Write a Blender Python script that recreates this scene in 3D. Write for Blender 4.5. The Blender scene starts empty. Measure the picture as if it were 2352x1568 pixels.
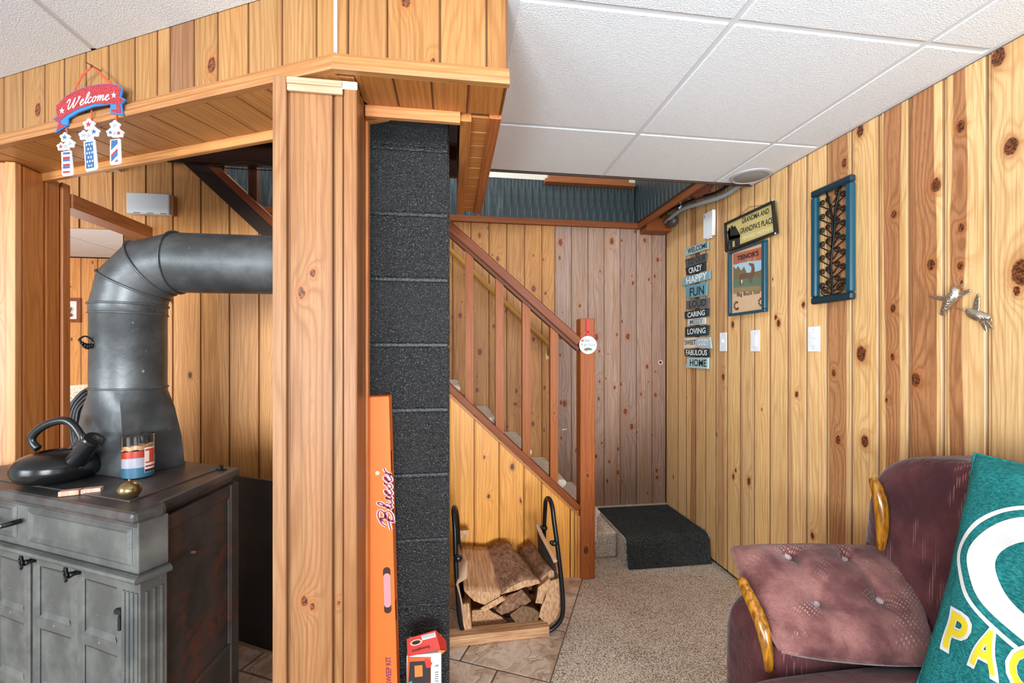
import bpy, math, random
from mathutils import Vector, Matrix
random.seed(7)
sc = bpy.context.scene
COL = sc.collection
# ------------------------------------------------------------------ camera
H = 1.303                                   # eye height above the carpet
YAW = math.atan(0.14)
CS, SN = math.cos(YAW), math.sin(YAW)
cam_d = bpy.data.cameras.new('camera'); cam = bpy.data.objects.new('camera', cam_d); COL.objects.link(cam)
cam.location = (0, 0, H); cam.rotation_euler = (math.pi/2, 0, -YAW)
cam_d.sensor_width = 36; cam_d.lens = 36*1000/2352; cam_d.shift_y = 28/2352; cam_d.clip_start = 0.02
sc.camera = cam
# ------------------------------------------------------------------ light
w = bpy.data.worlds.new('world'); sc.world = w; w.use_nodes = True
w.node_tree.nodes['Background'].inputs[0].default_value = (0.86, 0.94, 1.0, 1)
w.node_tree.nodes['Background'].inputs[1].default_value = 0.72
def area(name, loc, target, sx, sy, energy, col, spread=math.pi):
    d = bpy.data.lights.new(name, 'AREA'); d.shape = 'RECTANGLE'; d.size = sx; d.size_y = sy; d.energy = energy; d.color = col; d.spread = spread
    o = bpy.data.objects.new(name, d); COL.objects.link(o); o.location = loc
    o.rotation_euler = (Vector(target)-Vector(loc)).to_track_quat('-Z', 'Y').to_euler()
area('window_light_left', (-4.4, -2.4, 1.4), (1.6, 1.6, 1.2), 2.4, 1.6, 225, (0.87, 0.95, 1.0))
area('window_light_right', (0.9, -9.0, 1.6), (0.6, 2.5, 1.2), 4.0, 2.2, 1000, (0.89, 0.95, 1.0))
area('bounce_fill', (-0.75, -1.3, 0.9), (0.95, 0.35, 2.2), 0.7, 0.7, 25, (0.84, 0.93, 1.0), 1.6)  # unseen uplight added low at the left to brighten the ceiling
area('bounce_fill_right', (0.9, -1.0, 0.9), (0.75, 0.9, 2.2), 0.7, 0.7, 7, (0.84, 0.93, 1.0), 1.9)  # second unseen uplight, added as ceiling fill
def point(name, loc, energy, col, r=0.08):
    d = bpy.data.lights.new(name, 'POINT'); d.energy = energy; d.color = col; d.shadow_soft_size = r
    o = bpy.data.objects.new(name, d); COL.objects.link(o); o.location = loc
point('upstairs_light', (-0.35, 2.75, 3.0), 34, (0.9, 0.96, 1.0), 0.15)
point('other_room_light', (-2.6, 3.2, 1.1), 22, (1.0, 0.95, 0.88), 0.2)
sc.view_settings.view_transform = 'Standard'; sc.view_settings.look = 'None'
sc.view_settings.gamma = 1; sc.view_settings.exposure = 0.18; sc.view_settings.use_curve_mapping = False

# ------------------------------------------------------------------ pixels of the photograph to directions
def RAY(px, py):
    u = (px-1176)/1000; v = (812-py)/1000
    return Vector((u*CS+SN, CS-u*SN, v))
CAM = Vector((0, 0, H))
def onP(px, py, P, n):
    r = RAY(px, py); t = (Vector(P)-CAM).dot(n)/r.dot(n); return CAM+r*t
def onY(px, py, Y): return onP(px, py, (0, Y, 0), Vector((0, 1, 0)))
def onX(px, py, X): return onP(px, py, (X, 0, 0), Vector((1, 0, 0)))
def onZ(px, py, z): return onP(px, py, (0, 0, z), Vector((0, 0, 1)))
def atS(px, py, s): return CAM+RAY(px, py)*s
def lin(r, g, b):
    f = lambda c: (c/255/12.92) if c/255 <= .04045 else ((c/255+.055)/1.055)**2.4
    return (f(r), f(g), f(b))
def L4(c): return (c[0], c[1], c[2], 1)

# ------------------------------------------------------------------ node helpers
class G:
    def __init__(s, name):
        s.m = bpy.data.materials.new(name); s.m.use_nodes = True; s.t = s.m.node_tree
        s.b = s.t.nodes['Principled BSDF']
    def n(s, typ, **kw):
        x = s.t.nodes.new(typ)
        for k, v in kw.items(): setattr(x, k, v)
        return x
    def put(s, sock, v):
        if hasattr(v, 'links') and hasattr(v, 'node'): s.t.links.new(v, sock)
        elif v is not None: sock.default_value = v
    def math(s, op, a, b=None, c=None, clamp=False):
        x = s.n('ShaderNodeMath', operation=op); x.use_clamp = clamp
        s.put(x.inputs[0], a); s.put(x.inputs[1], b); s.put(x.inputs[2], c); return x.outputs[0]
    def vmath(s, op, a, b=None):
        x = s.n('ShaderNodeVectorMath', operation=op); s.put(x.inputs[0], a); s.put(x.inputs[1], b); return x.outputs[0]
    def sep(s, v):
        x = s.n('ShaderNodeSeparateXYZ'); s.put(x.inputs[0], v); return x.outputs
    def comb(s, a, b, c):
        x = s.n('ShaderNodeCombineXYZ'); s.put(x.inputs[0], a); s.put(x.inputs[1], b); s.put(x.inputs[2], c); return x.outputs[0]
    def noise(s, v, scale, detail=2, rough=.5, dist=0, out=0):
        x = s.n('ShaderNodeTexNoise'); s.put(x.inputs['Vector'], v); x.inputs['Scale'].default_value = scale
        x.inputs['Detail'].default_value = detail; x.inputs['Roughness'].default_value = rough; x.inputs['Distortion'].default_value = dist
        return x.outputs[out]
    def vor(s, v, scale, feature='F1', dims='3D'):
        x = s.n('ShaderNodeTexVoronoi', feature=feature, voronoi_dimensions=dims); s.put(x.inputs['Vector'], v); x.inputs['Scale'].default_value = scale
        return x
    def mix(s, f, a, b, mode='MIX'):
        x = s.n('ShaderNodeMix', data_type='RGBA', blend_type=mode); x.clamp_factor = True
        s.put(x.inputs[0], f); s.put(x.inputs[6], a if not isinstance(a, tuple) else L4(a)); s.put(x.inputs[7], b if not isinstance(b, tuple) else L4(b)); return x.outputs[2]
    def ramp(s, f, stops):
        x = s.n('ShaderNodeValToRGB'); e = x.color_ramp.elements
        while len(e) < len(stops): e.new(.5)
        for i, (p, c) in enumerate(stops): e[i].position = p; e[i].color = L4(c) if isinstance(c, tuple) else (c, c, c, 1)
        s.put(x.inputs[0], f); return x.outputs[0]
    def sstep(s, v, a, b):
        x = s.n('ShaderNodeMapRange', interpolation_type='SMOOTHSTEP'); s.put(x.inputs[0], v)
        x.inputs[1].default_value = a; x.inputs[2].default_value = b; x.inputs[3].default_value = 0; x.inputs[4].default_value = 1; return x.outputs[0]
    def attr(s, name):
        x = s.n('ShaderNodeAttribute', attribute_type='OBJECT', attribute_name=name); return x.outputs
    def bump(s, h, strength=.3, dist=.002, normal=None):
        x = s.n('ShaderNodeBump'); x.inputs['Strength'].default_value = strength; x.inputs['Distance'].default_value = dist
        s.put(x.inputs['Height'], h); s.put(x.inputs['Normal'], normal); return x.outputs[0]
    def done(s, col=None, rough=.5, normal=None, metal=0, spec=.5, **kw):
        if col is not None: s.put(s.b.inputs['Base Color'], L4(col) if isinstance(col, tuple) else col)
        s.put(s.b.inputs['Roughness'], rough); s.put(s.b.inputs['Metallic'], metal); s.put(s.b.inputs['Specular IOR Level'], spec)
        if normal is not None: s.put(s.b.inputs['Normal'], normal)
        for k, v in kw.items(): s.put(s.b.inputs[k], v)
        return s.m
    def co(s): return s.n('ShaderNodeTexCoord').outputs['Object']
    def rnd(s): return s.n('ShaderNodeObjectInfo').outputs['Random']

def wood(name, knots=.8, rough=.42, contrast=1.0, fixed=None, lines=48, spec=.4):
    """lacquered board: grain = contour lines of a stretched field, bent around knots; local x across, z along"""
    g = G(name); co = g.co(); r = g.rnd()
    tone = g.attr('tone'); heart = g.attr('heart')
    X, Y, Z = g.sep(co)
    zo = g.math('MULTIPLY_ADD', r, 37.0, Z)
    yo = g.math('MULTIPLY_ADD', r, 11.0, Y)
    p = g.comb(X, yo, zo)
    n1 = g.noise(g.vmath('MULTIPLY', p, (9, 9, 1.1)), 1.0, 2, .5)
    F = g.math('MULTIPLY_ADD', X, lines, g.math('MULTIPLY', n1, 9.0))
    core = None; halo = None
    def addknot(d, en):
        nonlocal F, core, halo
        inf = g.math('MULTIPLY', g.math('EXPONENT', g.math('MULTIPLY', d, -.55)), 4.0)
        c = g.sstep(d, 1.08, .8)
        hh = g.math('EXPONENT', g.math('MULTIPLY', g.math('POWER', g.math('SUBTRACT', d, .9), 2), -1.4))
        if en is not None:
            inf = g.math('MULTIPLY', inf, en); c = g.math('MULTIPLY', c, en); hh = g.math('MULTIPLY', hh, en)
        F = g.math('ADD', F, inf)
        core = c if core is None else g.math('MAXIMUM', core, c)
        halo = hh if halo is None else g.math('MAXIMUM', halo, hh)
    wob = g.math('MULTIPLY', g.math('SUBTRACT', g.noise(co, 60, 2), .5), .012)
    for k in ('k1', 'k2', 'k3'):
        kx, kz, ks = g.sep(g.attr(k)[1])
        ks2 = g.math('MAXIMUM', ks, 1e-4)
        dx = g.math('DIVIDE', g.math('ADD', g.math('SUBTRACT', X, kx), wob), ks2)
        dz = g.math('DIVIDE', g.math('ADD', g.math('SUBTRACT', Z, kz), wob), g.math('MULTIPLY', ks2, 1.6))
        d = g.math('SQRT', g.math('ADD', g.math('MULTIPLY', dx, dx), g.math('MULTIPLY', dz, dz)))
        addknot(d, None)
    v = g.vor(g.comb(g.math('MULTIPLY_ADD', r, 91.0, g.math('MULTIPLY', g.math('ADD', X, wob), 8.5)), g.math('MULTIPLY', zo, 4.6), 0), 1.0, dims='2D')
    cr = g.sep(v.outputs['Color'])
    en = g.math('GREATER_THAN', cr[0], 1-.11*knots)
    size = g.math('MULTIPLY_ADD', cr[1], .05, .028)
    addknot(g.math('DIVIDE', v.outputs['Distance'], size), en)
    ln = g.math('POWER', g.math('MULTIPLY_ADD', g.math('SINE', g.math('MULTIPLY', F, 6.283)), .5, .5), 2.5)
    fine = g.noise(g.vmath('MULTIPLY', p, (420, 420, 9)), 1.0, 2, .6)
    big = g.noise(g.vmath('MULTIPLY', p, (14, 14, 1.6)), 1.0, 2)
    base = tone[0] if fixed is None else None
    if fixed is not None:
        base = g.n('ShaderNodeRGB').outputs[0]; base.default_value = L4(fixed)
    dark = g.mix(1.0, base, (.60, .44, .31), 'MULTIPLY')
    st = g.noise(g.vmath('MULTIPLY', p, (130, 130, 2.2)), 1.0, 3, .6)
    c = g.mix(g.math('MULTIPLY', ln, .30*contrast), base, dark)
    c = g.mix(g.math('MULTIPLY', g.sstep(st, .46, .74), .55*contrast), c, dark)
    c = g.mix(g.math('MULTIPLY', g.sstep(fine, .45, .75), .35*contrast), c, dark)
    c = g.mix(g.math('MULTIPLY', g.sstep(big, .5, .8), .45*contrast), c, g.mix(1.0, base, (.80, .66, .50), 'MULTIPLY'))
    # heartwood band
    hx, hw, hs = g.sep(heart[1])
    hb = g.math('ABSOLUTE', g.math('SUBTRACT', g.math('ADD', X, g.math('MULTIPLY', g.math('SUBTRACT', n1, .5), .05)), hx))
    hm = g.math('MULTIPLY', g.sstep(g.math('SUBTRACT', hb, hw), .004, -.001), hs, clamp=True)
    hcol = g.mix(g.math('MULTIPLY', ln, .6), lin(184, 128, 84), lin(128, 78, 46)); hcol = g.mix(g.math('MULTIPLY', g.sstep(st, .4, .7), .5), hcol, lin(140, 88, 54))
    hcol = g.mix(g.sstep(g.noise(g.vmath('MULTIPLY', p, (300, 300, 30)), 1.0, 2), .52, .75), hcol, lin(150, 96, 66))
    c = g.mix(hm, c, hcol)
    c = g.mix(g.math('MULTIPLY', halo, .55), c, lin(168, 98, 45))
    kin = g.mix(g.sstep(g.noise(co, 130, 2), .35, .65), lin(54, 26, 16), lin(132, 74, 40))
    c = g.mix(core, c, kin)
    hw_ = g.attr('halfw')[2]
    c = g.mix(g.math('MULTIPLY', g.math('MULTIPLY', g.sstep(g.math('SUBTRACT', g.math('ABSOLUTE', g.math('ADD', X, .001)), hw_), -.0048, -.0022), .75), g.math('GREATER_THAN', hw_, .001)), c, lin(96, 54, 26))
    h = g.math('ADD', g.math('MULTIPLY', ln, -.25), g.math('MULTIPLY', fine, .5))
    return g.done(c, rough, g.bump(h, .25, .0012), spec=spec)

PINE = wood('pine', contrast=1.45); PINE_ROUGH = wood('rough_pine', knots=4.2, rough=.55, contrast=1.7)
PLAIN = wood('clear_pine', knots=.12, contrast=1.3)
DARKW = wood('stained_wood', knots=.4, rough=.42, contrast=1.2, spec=.22)

def simple(name, c, rough=.5, metal=0, bumps=None, var=0, spec=.5, **kw):
    g = G(name); co = g.co(); col = c
    if var: col = g.mix(g.math('MULTIPLY', g.noise(co, 18, 3), var), c, tuple(x*.55 for x in c))
    nm = g.bump(g.noise(co, bumps[0], 3), bumps[1], bumps[2]) if bumps else None
    return g.done(col, rough, nm, metal, spec, **kw)

def m_ceiling():
    g = G('textured_ceiling_tile'); co = g.co()
    r = g.rnd(); p = g.vmath('ADD', co, g.comb(g.math('MULTIPLY', r, 9.), g.math('MULTIPLY', r, 5.), 0))
    a = g.noise(p, 230, 3, .65)
    b = g.noise(g.vmath('MULTIPLY', g.vmath('ADD', p, g.noise(p, 3, 1, out=1)), (3, 14, 1)), 2.2, 4, .55, 1.0)
    b2 = g.math('POWER', g.math('SUBTRACT', 1.0, g.math('ABSOLUTE', g.math('MULTIPLY', g.math('SUBTRACT', b, .5), 9)), clamp=True), 3)
    n = g.bump(a, .9, .004); n = g.bump(b2, .16, .003, n)
    c = g.mix(g.sstep(g.noise(p, 330, 2), .30, .62), lin(214, 217, 222), lin(244, 247, 250))
    return g.done(c, .9, n, spec=.2)
CEIL = m_ceiling()
WHITE = simple('white_paint', lin(226, 228, 230), .5)
CREAM = simple('cream_paint', lin(236, 228, 208), .7)

def m_carpet(name, cs, scale=190, bs=.9):
    g = G(name); co = g.n('ShaderNodeTexCoord').outputs['Object']
    a = g.noise(co, scale, 3, .7); b = g.noise(co, 9, 2)
    f = g.math('ADD', g.math('MULTIPLY', g.math('SUBTRACT', a, .5), 3.8), g.math('MULTIPLY_ADD', b, .3, .36))
    c = g.ramp(f, [(0.0, cs[0]), (.36, cs[1]), (.62, cs[2]), (1.0, cs[3])])
    return g.done(c, .95, g.bump(a, bs, .006), spec=.1)
CARPET = m_carpet('speckled_carpet', [lin(104, 84, 70), lin(194, 172, 150), lin(238, 222, 204), lin(250, 240, 228)])
MAT = m_carpet('charcoal_mat', [lin(24, 28, 30), lin(46, 50, 52), lin(66, 70, 70), lin(98, 102, 100)], 260, .8)

def m_stone():
    g = G('slate_tile'); co = g.co(); r = g.rnd()
    p = g.vmath('ADD', co, g.comb(g.math('MULTIPLY', r, 7.), g.math('MULTIPLY', r, 3.), 0))
    q = g.vmath('ADD', p, g.vmath('MULTIPLY', g.noise(p, 4, 3, out=1), (.4, .4, .4)))
    a = g.noise(q, 7, 6, .65, 1.2); b = g.noise(p, 60, 4, .7)
    c = g.ramp(a, [(.25, lin(150, 118, 100)), (.42, lin(194, 162, 140)), (.55, lin(216, 194, 174)), (.75, lin(236, 222, 206))])
    c = g.mix(g.sstep(b, .55, .8), c, lin(120, 92, 78))
    v = g.math('POWER', g.math('SUBTRACT', 1.0, g.math('ABSOLUTE', g.math('MULTIPLY', g.math('SUBTRACT', g.noise(q, 5, 3, .5, .8), .5), 14)), clamp=True), 2)
    c = g.mix(g.math('MULTIPLY', v, .28), c, lin(120, 94, 80))
    return g.done(c, .5, g.bump(g.math('SUBTRACT', a, v), .6, .004))
STONE = m_stone()
GROUT = simple('grout', lin(116, 98, 84), .9, bumps=(200, .5, .002))

def m_block():
    g = G('black_painted_block'); co = g.co(); r = g.rnd()
    p = g.vmath('ADD', co, g.comb(g.math('MULTIPLY', r, 7.), 0, 0))
    a = g.noise(p, 150, 4, .7); v = g.vor(p, 190).outputs['Distance']
    h = g.math('ADD', a, g.math('MULTIPLY', v, .7))
    c = g.mix(g.sstep(g.noise(p, 260, 3), .58, .68), lin(13, 14, 16), lin(104, 108, 110))
    c = g.mix(g.math('MULTIPLY', g.sstep(g.noise(p, 9, 2), .4, .7), .35), c, lin(34, 37, 39))
    return g.done(c, .36, g.bump(h, 1.0, .005), spec=.7)
BLOCK = m_block()
MORTAR = simple('painted_mortar', lin(26, 28, 30), .45, bumps=(120, .8, .003))
DARKGAP = simple('dark_backing', lin(34, 22, 16), .9)

def m_iron(name, c, c2, rust=0, rough=.5, metal=.25, bscale=160):
    g = G(name); co = g.co()
    a = g.noise(co, bscale, 3, .6); b = g.noise(co, 7, 4, .6)
    col = g.mix(g.sstep(b, .35, .7), c, c2)
    col = g.mix(g.sstep(g.noise(co, 46, 2), .74, .8), col, lin(170, 172, 172))
    if rust:
        m = g.math('MULTIPLY', g.sstep(g.noise(co, 5.5, 4, .65), .46, .64), g.sstep(g.noise(co, 50, 4, .7), .38, .58))
        col = g.mix(g.math('MULTIPLY', m, rust), col, lin(128, 66, 38))
    return g.done(col, rough, g.bump(a, .35, .0015), metal, .5)
IRON = m_iron('grey_stove_paint', lin(84, 85, 83), lin(116, 116, 112), 0, .40)
IRON_TOP = m_iron('sooty_stove_top', lin(62, 60, 60), lin(96, 92, 90), .25, .4, .3, 90)
IRON_SIDE = m_iron('rusty_stove_side', lin(58, 52, 50), lin(80, 72, 68), .6, .6)
PIPE = m_iron('black_stove_pipe', lin(72, 74, 75), lin(104, 106, 107), 0, .40, .45, 60)
BLACKM = simple('black_enamel', lin(26, 27, 28), .25, .2, bumps=(90, .15, .001))
BLACKP = m_iron('black_sheet_metal', lin(20, 20, 21), lin(34, 34, 35), 0, .45, .3, 30)
STEELB = simple('black_steel_tube', lin(22, 23, 25), .35, .3)
BRASS = simple('antique_brass', lin(150, 128, 88), .25, .9)
SILVER = simple('cast_silver', lin(196, 190, 176), .26, .95, bumps=(220, .7, .003))
SATINW = simple('white_plastic', lin(232, 234, 236), .4)
GREYP = simple('grey_grille', lin(150, 150, 152), .7, bumps=(600, .8, .001))

# ------------------------------------------------------------------ mesh builder
class MB:
    def __init__(s): s.v = []; s.f = []; s.m = []
    def add(s, vs, fs, mi=0):
        o = len(s.v); s.v += [Vector(x) for x in vs]; s.f += [tuple(i+o for i in f) for f in fs]; s.m += [mi]*len(fs); return s
    def box(s, x0, x1, y0, y1, z0, z1, b=0, mi=0):
        if b <= 0:
            vs = [(x, y, z) for x in (x0, x1) for y in (y0, y1) for z in (z0, z1)]
            return s.add(vs, [(0, 1, 3, 2), (4, 6, 7, 5), (0, 4, 5, 1), (2, 3, 7, 6), (0, 2, 6, 4), (1, 5, 7, 3)], mi)
        c = ((x0+x1)/2, (y0+y1)/2, (z0+z1)/2); h = (abs(x1-x0)/2, abs(y1-y0)/2, abs(z1-z0)/2); b = min(b, min(h)*.98)
        vs = []; idx = {}
        for sx in (-1, 1):
            for sy in (-1, 1):
                for sz in (-1, 1):
                    for a in range(3):
                        q = [sx*(h[0]-b), sy*(h[1]-b), sz*(h[2]-b)]; q[a] = (sx, sy, sz)[a]*h[a]
                        idx[(sx, sy, sz, a)] = len(vs); vs.append((c[0]+q[0], c[1]+q[1], c[2]+q[2]))
        fs = []
        for a in range(3):
            o1, o2 = (a+1) % 3, (a+2) % 3
            for sg in (-1, 1):
                loop = []
                for (p, q) in ((-1, -1), (1, -1), (1, 1), (-1, 1)):
                    t = [0, 0, 0]; t[a] = sg; t[o1] = p; t[o2] = q; loop.append(idx[(*t, a)])
                fs.append(tuple(loop if sg > 0 else loop[::-1]))
        for a in range(3):
            o1, o2 = (a+1) % 3, (a+2) % 3
            for p in (-1, 1):
                for q in (-1, 1):
                    t0 = [0, 0, 0]; t1 = [0, 0, 0]; t0[a] = -1; t1[a] = 1
                    for t in (t0, t1): t[o1] = p; t[o2] = q
                    l = [idx[(*t0, o1)], idx[(*t1, o1)], idx[(*t1, o2)], idx[(*t0, o2)]]
                    fs.append(tuple(l if p*q < 0 else l[::-1]))
        for sx in (-1, 1):
            for sy in (-1, 1):
                for sz in (-1, 1):
                    l = [idx[(sx, sy, sz, k)] for k in range(3)]; fs.append(tuple(l if sx*sy*sz > 0 else l[::-1]))
        return s.add(vs, fs, mi)
    def prism(s, poly, z0, z1, mi=0, top=None, sc=1.0):
        """poly in local x,y, extruded along local z (z1 the visible side); sc shrinks the top for a chamfer"""
        n = len(poly); A = sum(poly[i][0]*poly[(i+1) % n][1]-poly[(i+1) % n][0]*poly[i][1] for i in range(n))
        if A < 0: poly = poly[::-1]
        cx = sum(p[0] for p in poly)/n; cy = sum(p[1] for p in poly)/n
        vs = [(p[0], p[1], z0) for p in poly]+[(cx+(p[0]-cx)*sc, cy+(p[1]-cy)*sc, z1) for p in poly]
        fs = [tuple(range(n))[::-1], tuple(range(n, 2*n))]+[(i, (i+1) % n, n+(i+1) % n, n+i) for i in range(n)]
        return s.add(vs, fs, mi)
    def tube(s, pts, r, n=8, cap=True, mi=0, up=None):
        pts = [Vector(p) for p in pts]; N = len(pts); rs = r if isinstance(r, (list, tuple)) else [r]*N
        o = []; prev = None
        for i, p in enumerate(pts):
            t = (pts[min(i+1, N-1)]-pts[max(i-1, 0)]).normalized()
            if prev is None:
                a = Vector((0, 0, 1)) if abs(t.z) < .9 else Vector((1, 0, 0)); e = t.cross(a).normalized()
            else:
                e = (prev-t*prev.dot(t)); e = e.normalized() if e.length > 1e-6 else prev
            prev = e; f = t.cross(e)
            R = rs[i] if isinstance(rs[i], tuple) else (rs[i], rs[i])
            for k in range(n):
                a = 2*math.pi*k/n; o.append(p+e*math.cos(a)*R[0]+f*math.sin(a)*R[1])
        fs = [(i*n+k, i*n+(k+1) % n, (i+1)*n+(k+1) % n, (i+1)*n+k) for i in range(N-1) for k in range(n)]
        if cap: fs += [tuple(range(n))[::-1], tuple(range((N-1)*n, N*n))]
        return s.add(o, fs, mi)
    def lathe(s, prof, c=(0, 0, 0), n=32, mi=0, axis=None):
        vs = []; c = Vector(c)
        for (r, z) in prof:
            for k in range(n):
                a = 2*math.pi*k/n; vs.append(c+Vector((r*math.cos(a), r*math.sin(a), z)))
        N = len(prof)
        fs = [(i*n+k, i*n+(k+1) % n, (i+1)*n+(k+1) % n, (i+1)*n+k) for i in range(N-1) for k in range(n)]
        if prof[0][0] > 1e-5: fs.append(tuple(range(n))[::-1])
        if prof[-1][0] > 1e-5: fs.append(tuple(range((N-1)*n, N*n)))
        return s.add(vs, fs, mi)
    def superq(s, c, a, e=.4, nu=32, nv=20, fn=None, mi=0):
        c = Vector(c); f = lambda w, m: math.copysign(abs(w)**m, w)
        vs = []
        for j in range(nv+1):
            ph = -math.pi/2+math.pi*j/nv
            for i in range(nu):
                th = 2*math.pi*i/nu
                p = Vector((f(math.cos(ph), e)*f(math.cos(th), e), f(math.cos(ph), e)*f(math.sin(th), e), f(math.sin(ph), e)))
                q = Vector((p.x*a[0], p.y*a[1], p.z*a[2]))
                if fn: q = fn(q, p)
                vs.append(c+q)
        fs = [(j*nu+i, j*nu+(i+1) % nu, (j+1)*nu+(i+1) % nu, (j+1)*nu+i) for j in range(nv) for i in range(nu)]
        return s.add(vs, fs, mi)

WM = {}
def place(o, M, parent):
    WM[o] = M.copy()
    if parent is not None:
        o.parent = parent; o.matrix_basis = WM[parent].inverted() @ M
    else: o.matrix_basis = M
def link(name, me, mats, M, parent=None, smooth=False):
    o = bpy.data.objects.new(name, me); COL.objects.link(o)
    for m in (mats if isinstance(mats, (list, tuple)) else [mats]): me.materials.append(m)
    place(o, M, parent); return o
def ob(name, mb, mats, parent=None, M=None, smooth=False, center=True, bevel=0, sub=0):
    """one mesh object; without M the builder's coordinates are the world's and the origin goes to the base centre"""
    vs = mb.v
    if M is None:
        lo = Vector([min(v[i] for v in vs) for i in range(3)]); hi = Vector([max(v[i] for v in vs) for i in range(3)])
        c = Vector(((lo.x+hi.x)/2, (lo.y+hi.y)/2, lo.z)); vs = [v-c for v in vs]; M = Matrix.Translation(c)
    me = bpy.data.meshes.new(name); me.from_pydata([tuple(v) for v in vs], [], mb.f)
    me.polygons.foreach_set('material_index', mb.m)
    if smooth: me.polygons.foreach_set('use_smooth', [True]*len(me.polygons))
    me.update(); o = link(name, me, mats, M, parent)
    if smooth == 'auto':
        try: me.set_sharp_from_angle(angle=math.radians(38))
        except Exception: pass
    if bevel:
        b = o.modifiers.new('b', 'BEVEL'); b.width = bevel; b.segments = 2; b.limit_method = 'ANGLE'
    if sub:
        b = o.modifiers.new('s', 'SUBSURF'); b.levels = sub; b.render_levels = sub
    return o
def tag(o, label=None, cat=None, group=None, kind=None):
    if label: o['label'] = label
    if cat: o['category'] = cat
    if group: o['group'] = group
    if kind: o['kind'] = kind
    return o
def thing(name, label, cat, loc, group=None, kind=None):
    o = bpy.data.objects.new(name, None); COL.objects.link(o); o.empty_display_size = .05
    place(o, Matrix.Translation(Vector(loc)), None); return tag(o, label, cat, group, kind)
def fr(o, ex, ey, ez):
    M = Matrix.Identity(4)
    for i, e in enumerate((ex, ey, ez)):
        for j in range(3): M[j][i] = e[j]
    for j in range(3): M[j][3] = o[j]
    return M
Zv = Vector((0, 0, 1))
# flat frames: local x right, y up, z towards the viewer
class FF:
    def __init__(s, o, right, up=Zv):
        s.o = Vector(o); s.r = Vector(right).normalized(); s.u = (Vector(up)-s.r*Vector(up).dot(s.r)).normalized(); s.n = s.r.cross(s.u)
        s.M = fr(s.o, s.r, s.u, s.n)
    def px(s, x, y, lift=0):
        q = onP(x, y, s.o+s.n*lift, s.n)-s.o; return (q.dot(s.r), q.dot(s.u))
    def poly(s, pts, lift=0): return [s.px(x, y, lift) for x, y in pts]
    def at(s, o2): return FF(o2, s.r, s.u)

# ------------------------------------------------------------------ text
_tc = {}
def text_geo(t, bold=0.0):
    if (t, bold) in _tc: return _tc[(t, bold)]
    cu = bpy.data.curves.new('t', 'FONT'); cu.body = t; cu.offset = bold; cu.fill_mode = 'FRONT'; cu.resolution_u = 3
    o = bpy.data.objects.new('t', cu); COL.objects.link(o); bpy.context.view_layer.update()
    me = bpy.data.meshes.new_from_object(o.evaluated_get(bpy.context.evaluated_depsgraph_get()))
    vs = [v.co.copy() for v in me.vertices]; fs = [tuple(p.vertices) for p in me.polygons]
    bpy.data.objects.remove(o); bpy.data.curves.remove(cu); bpy.data.meshes.remove(me)
    x0 = min(v.x for v in vs); x1 = max(v.x for v in vs); y0 = min(v.y for v in vs); y1 = max(v.y for v in vs)
    vs = [((v.x-x0)/(x1-x0), (v.y-y0)/(y1-y0)) for v in vs]
    _tc[(t, bold)] = (vs, fs); return _tc[(t, bold)]
def text_in(mb, t, quad, z, bold=0.012, mi=0):
    """fit the word into a quad of local points: bottom-left, bottom-right, top-right, top-left"""
    vs, fs = text_geo(t, bold); a, b, c, d = [Vector((q[0], q[1], 0)) for q in quad]
    mb.add([(lambda p: (p.x, p.y, z))((a*(1-x)+b*x)*(1-y)+(d*(1-x)+c*x)*y) for x, y in vs], fs, mi)
def smooth_pts(pts, k=5):
    P = [pts[0]]+list(pts)+[pts[-1]]; out = []
    for i in range(1, len(P)-2):
        for j in range(k):
            t = j/k; a, b, c, d = P[i-1], P[i], P[i+1], P[i+2]
            out.append(tuple(.5*((2*b[q])+(-a[q]+c[q])*t+(2*a[q]-5*b[q]+4*c[q]-d[q])*t*t+(-a[q]+3*b[q]-3*c[q]+d[q])*t**3) for q in range(len(b))))
    out.append(tuple(pts[-1])); return out
def ribbon(mb, pts, w, z, mi=0):
    n = len(pts); L = []; R = []
    for i in range(n):
        a = pts[max(i-1, 0)]; b = pts[min(i+1, n-1)]; t = Vector((b[0]-a[0], b[1]-a[1])); 
        t = t.normalized() if t.length > 1e-9 else Vector((1, 0)); ww = w(i/(n-1)) if callable(w) else w
        # broader on down strokes, like a pen
        ww *= .55+.45*abs(t.y)
        L.append((pts[i][0]-t.y*ww/2, pts[i][1]+t.x*ww/2, z)); R.append((pts[i][0]+t.y*ww/2, pts[i][1]-t.x*ww/2, z))
    mb.add(L+R, [(i, i+n, i+n+1, i+1) for i in range(n-1)], mi)
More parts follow.
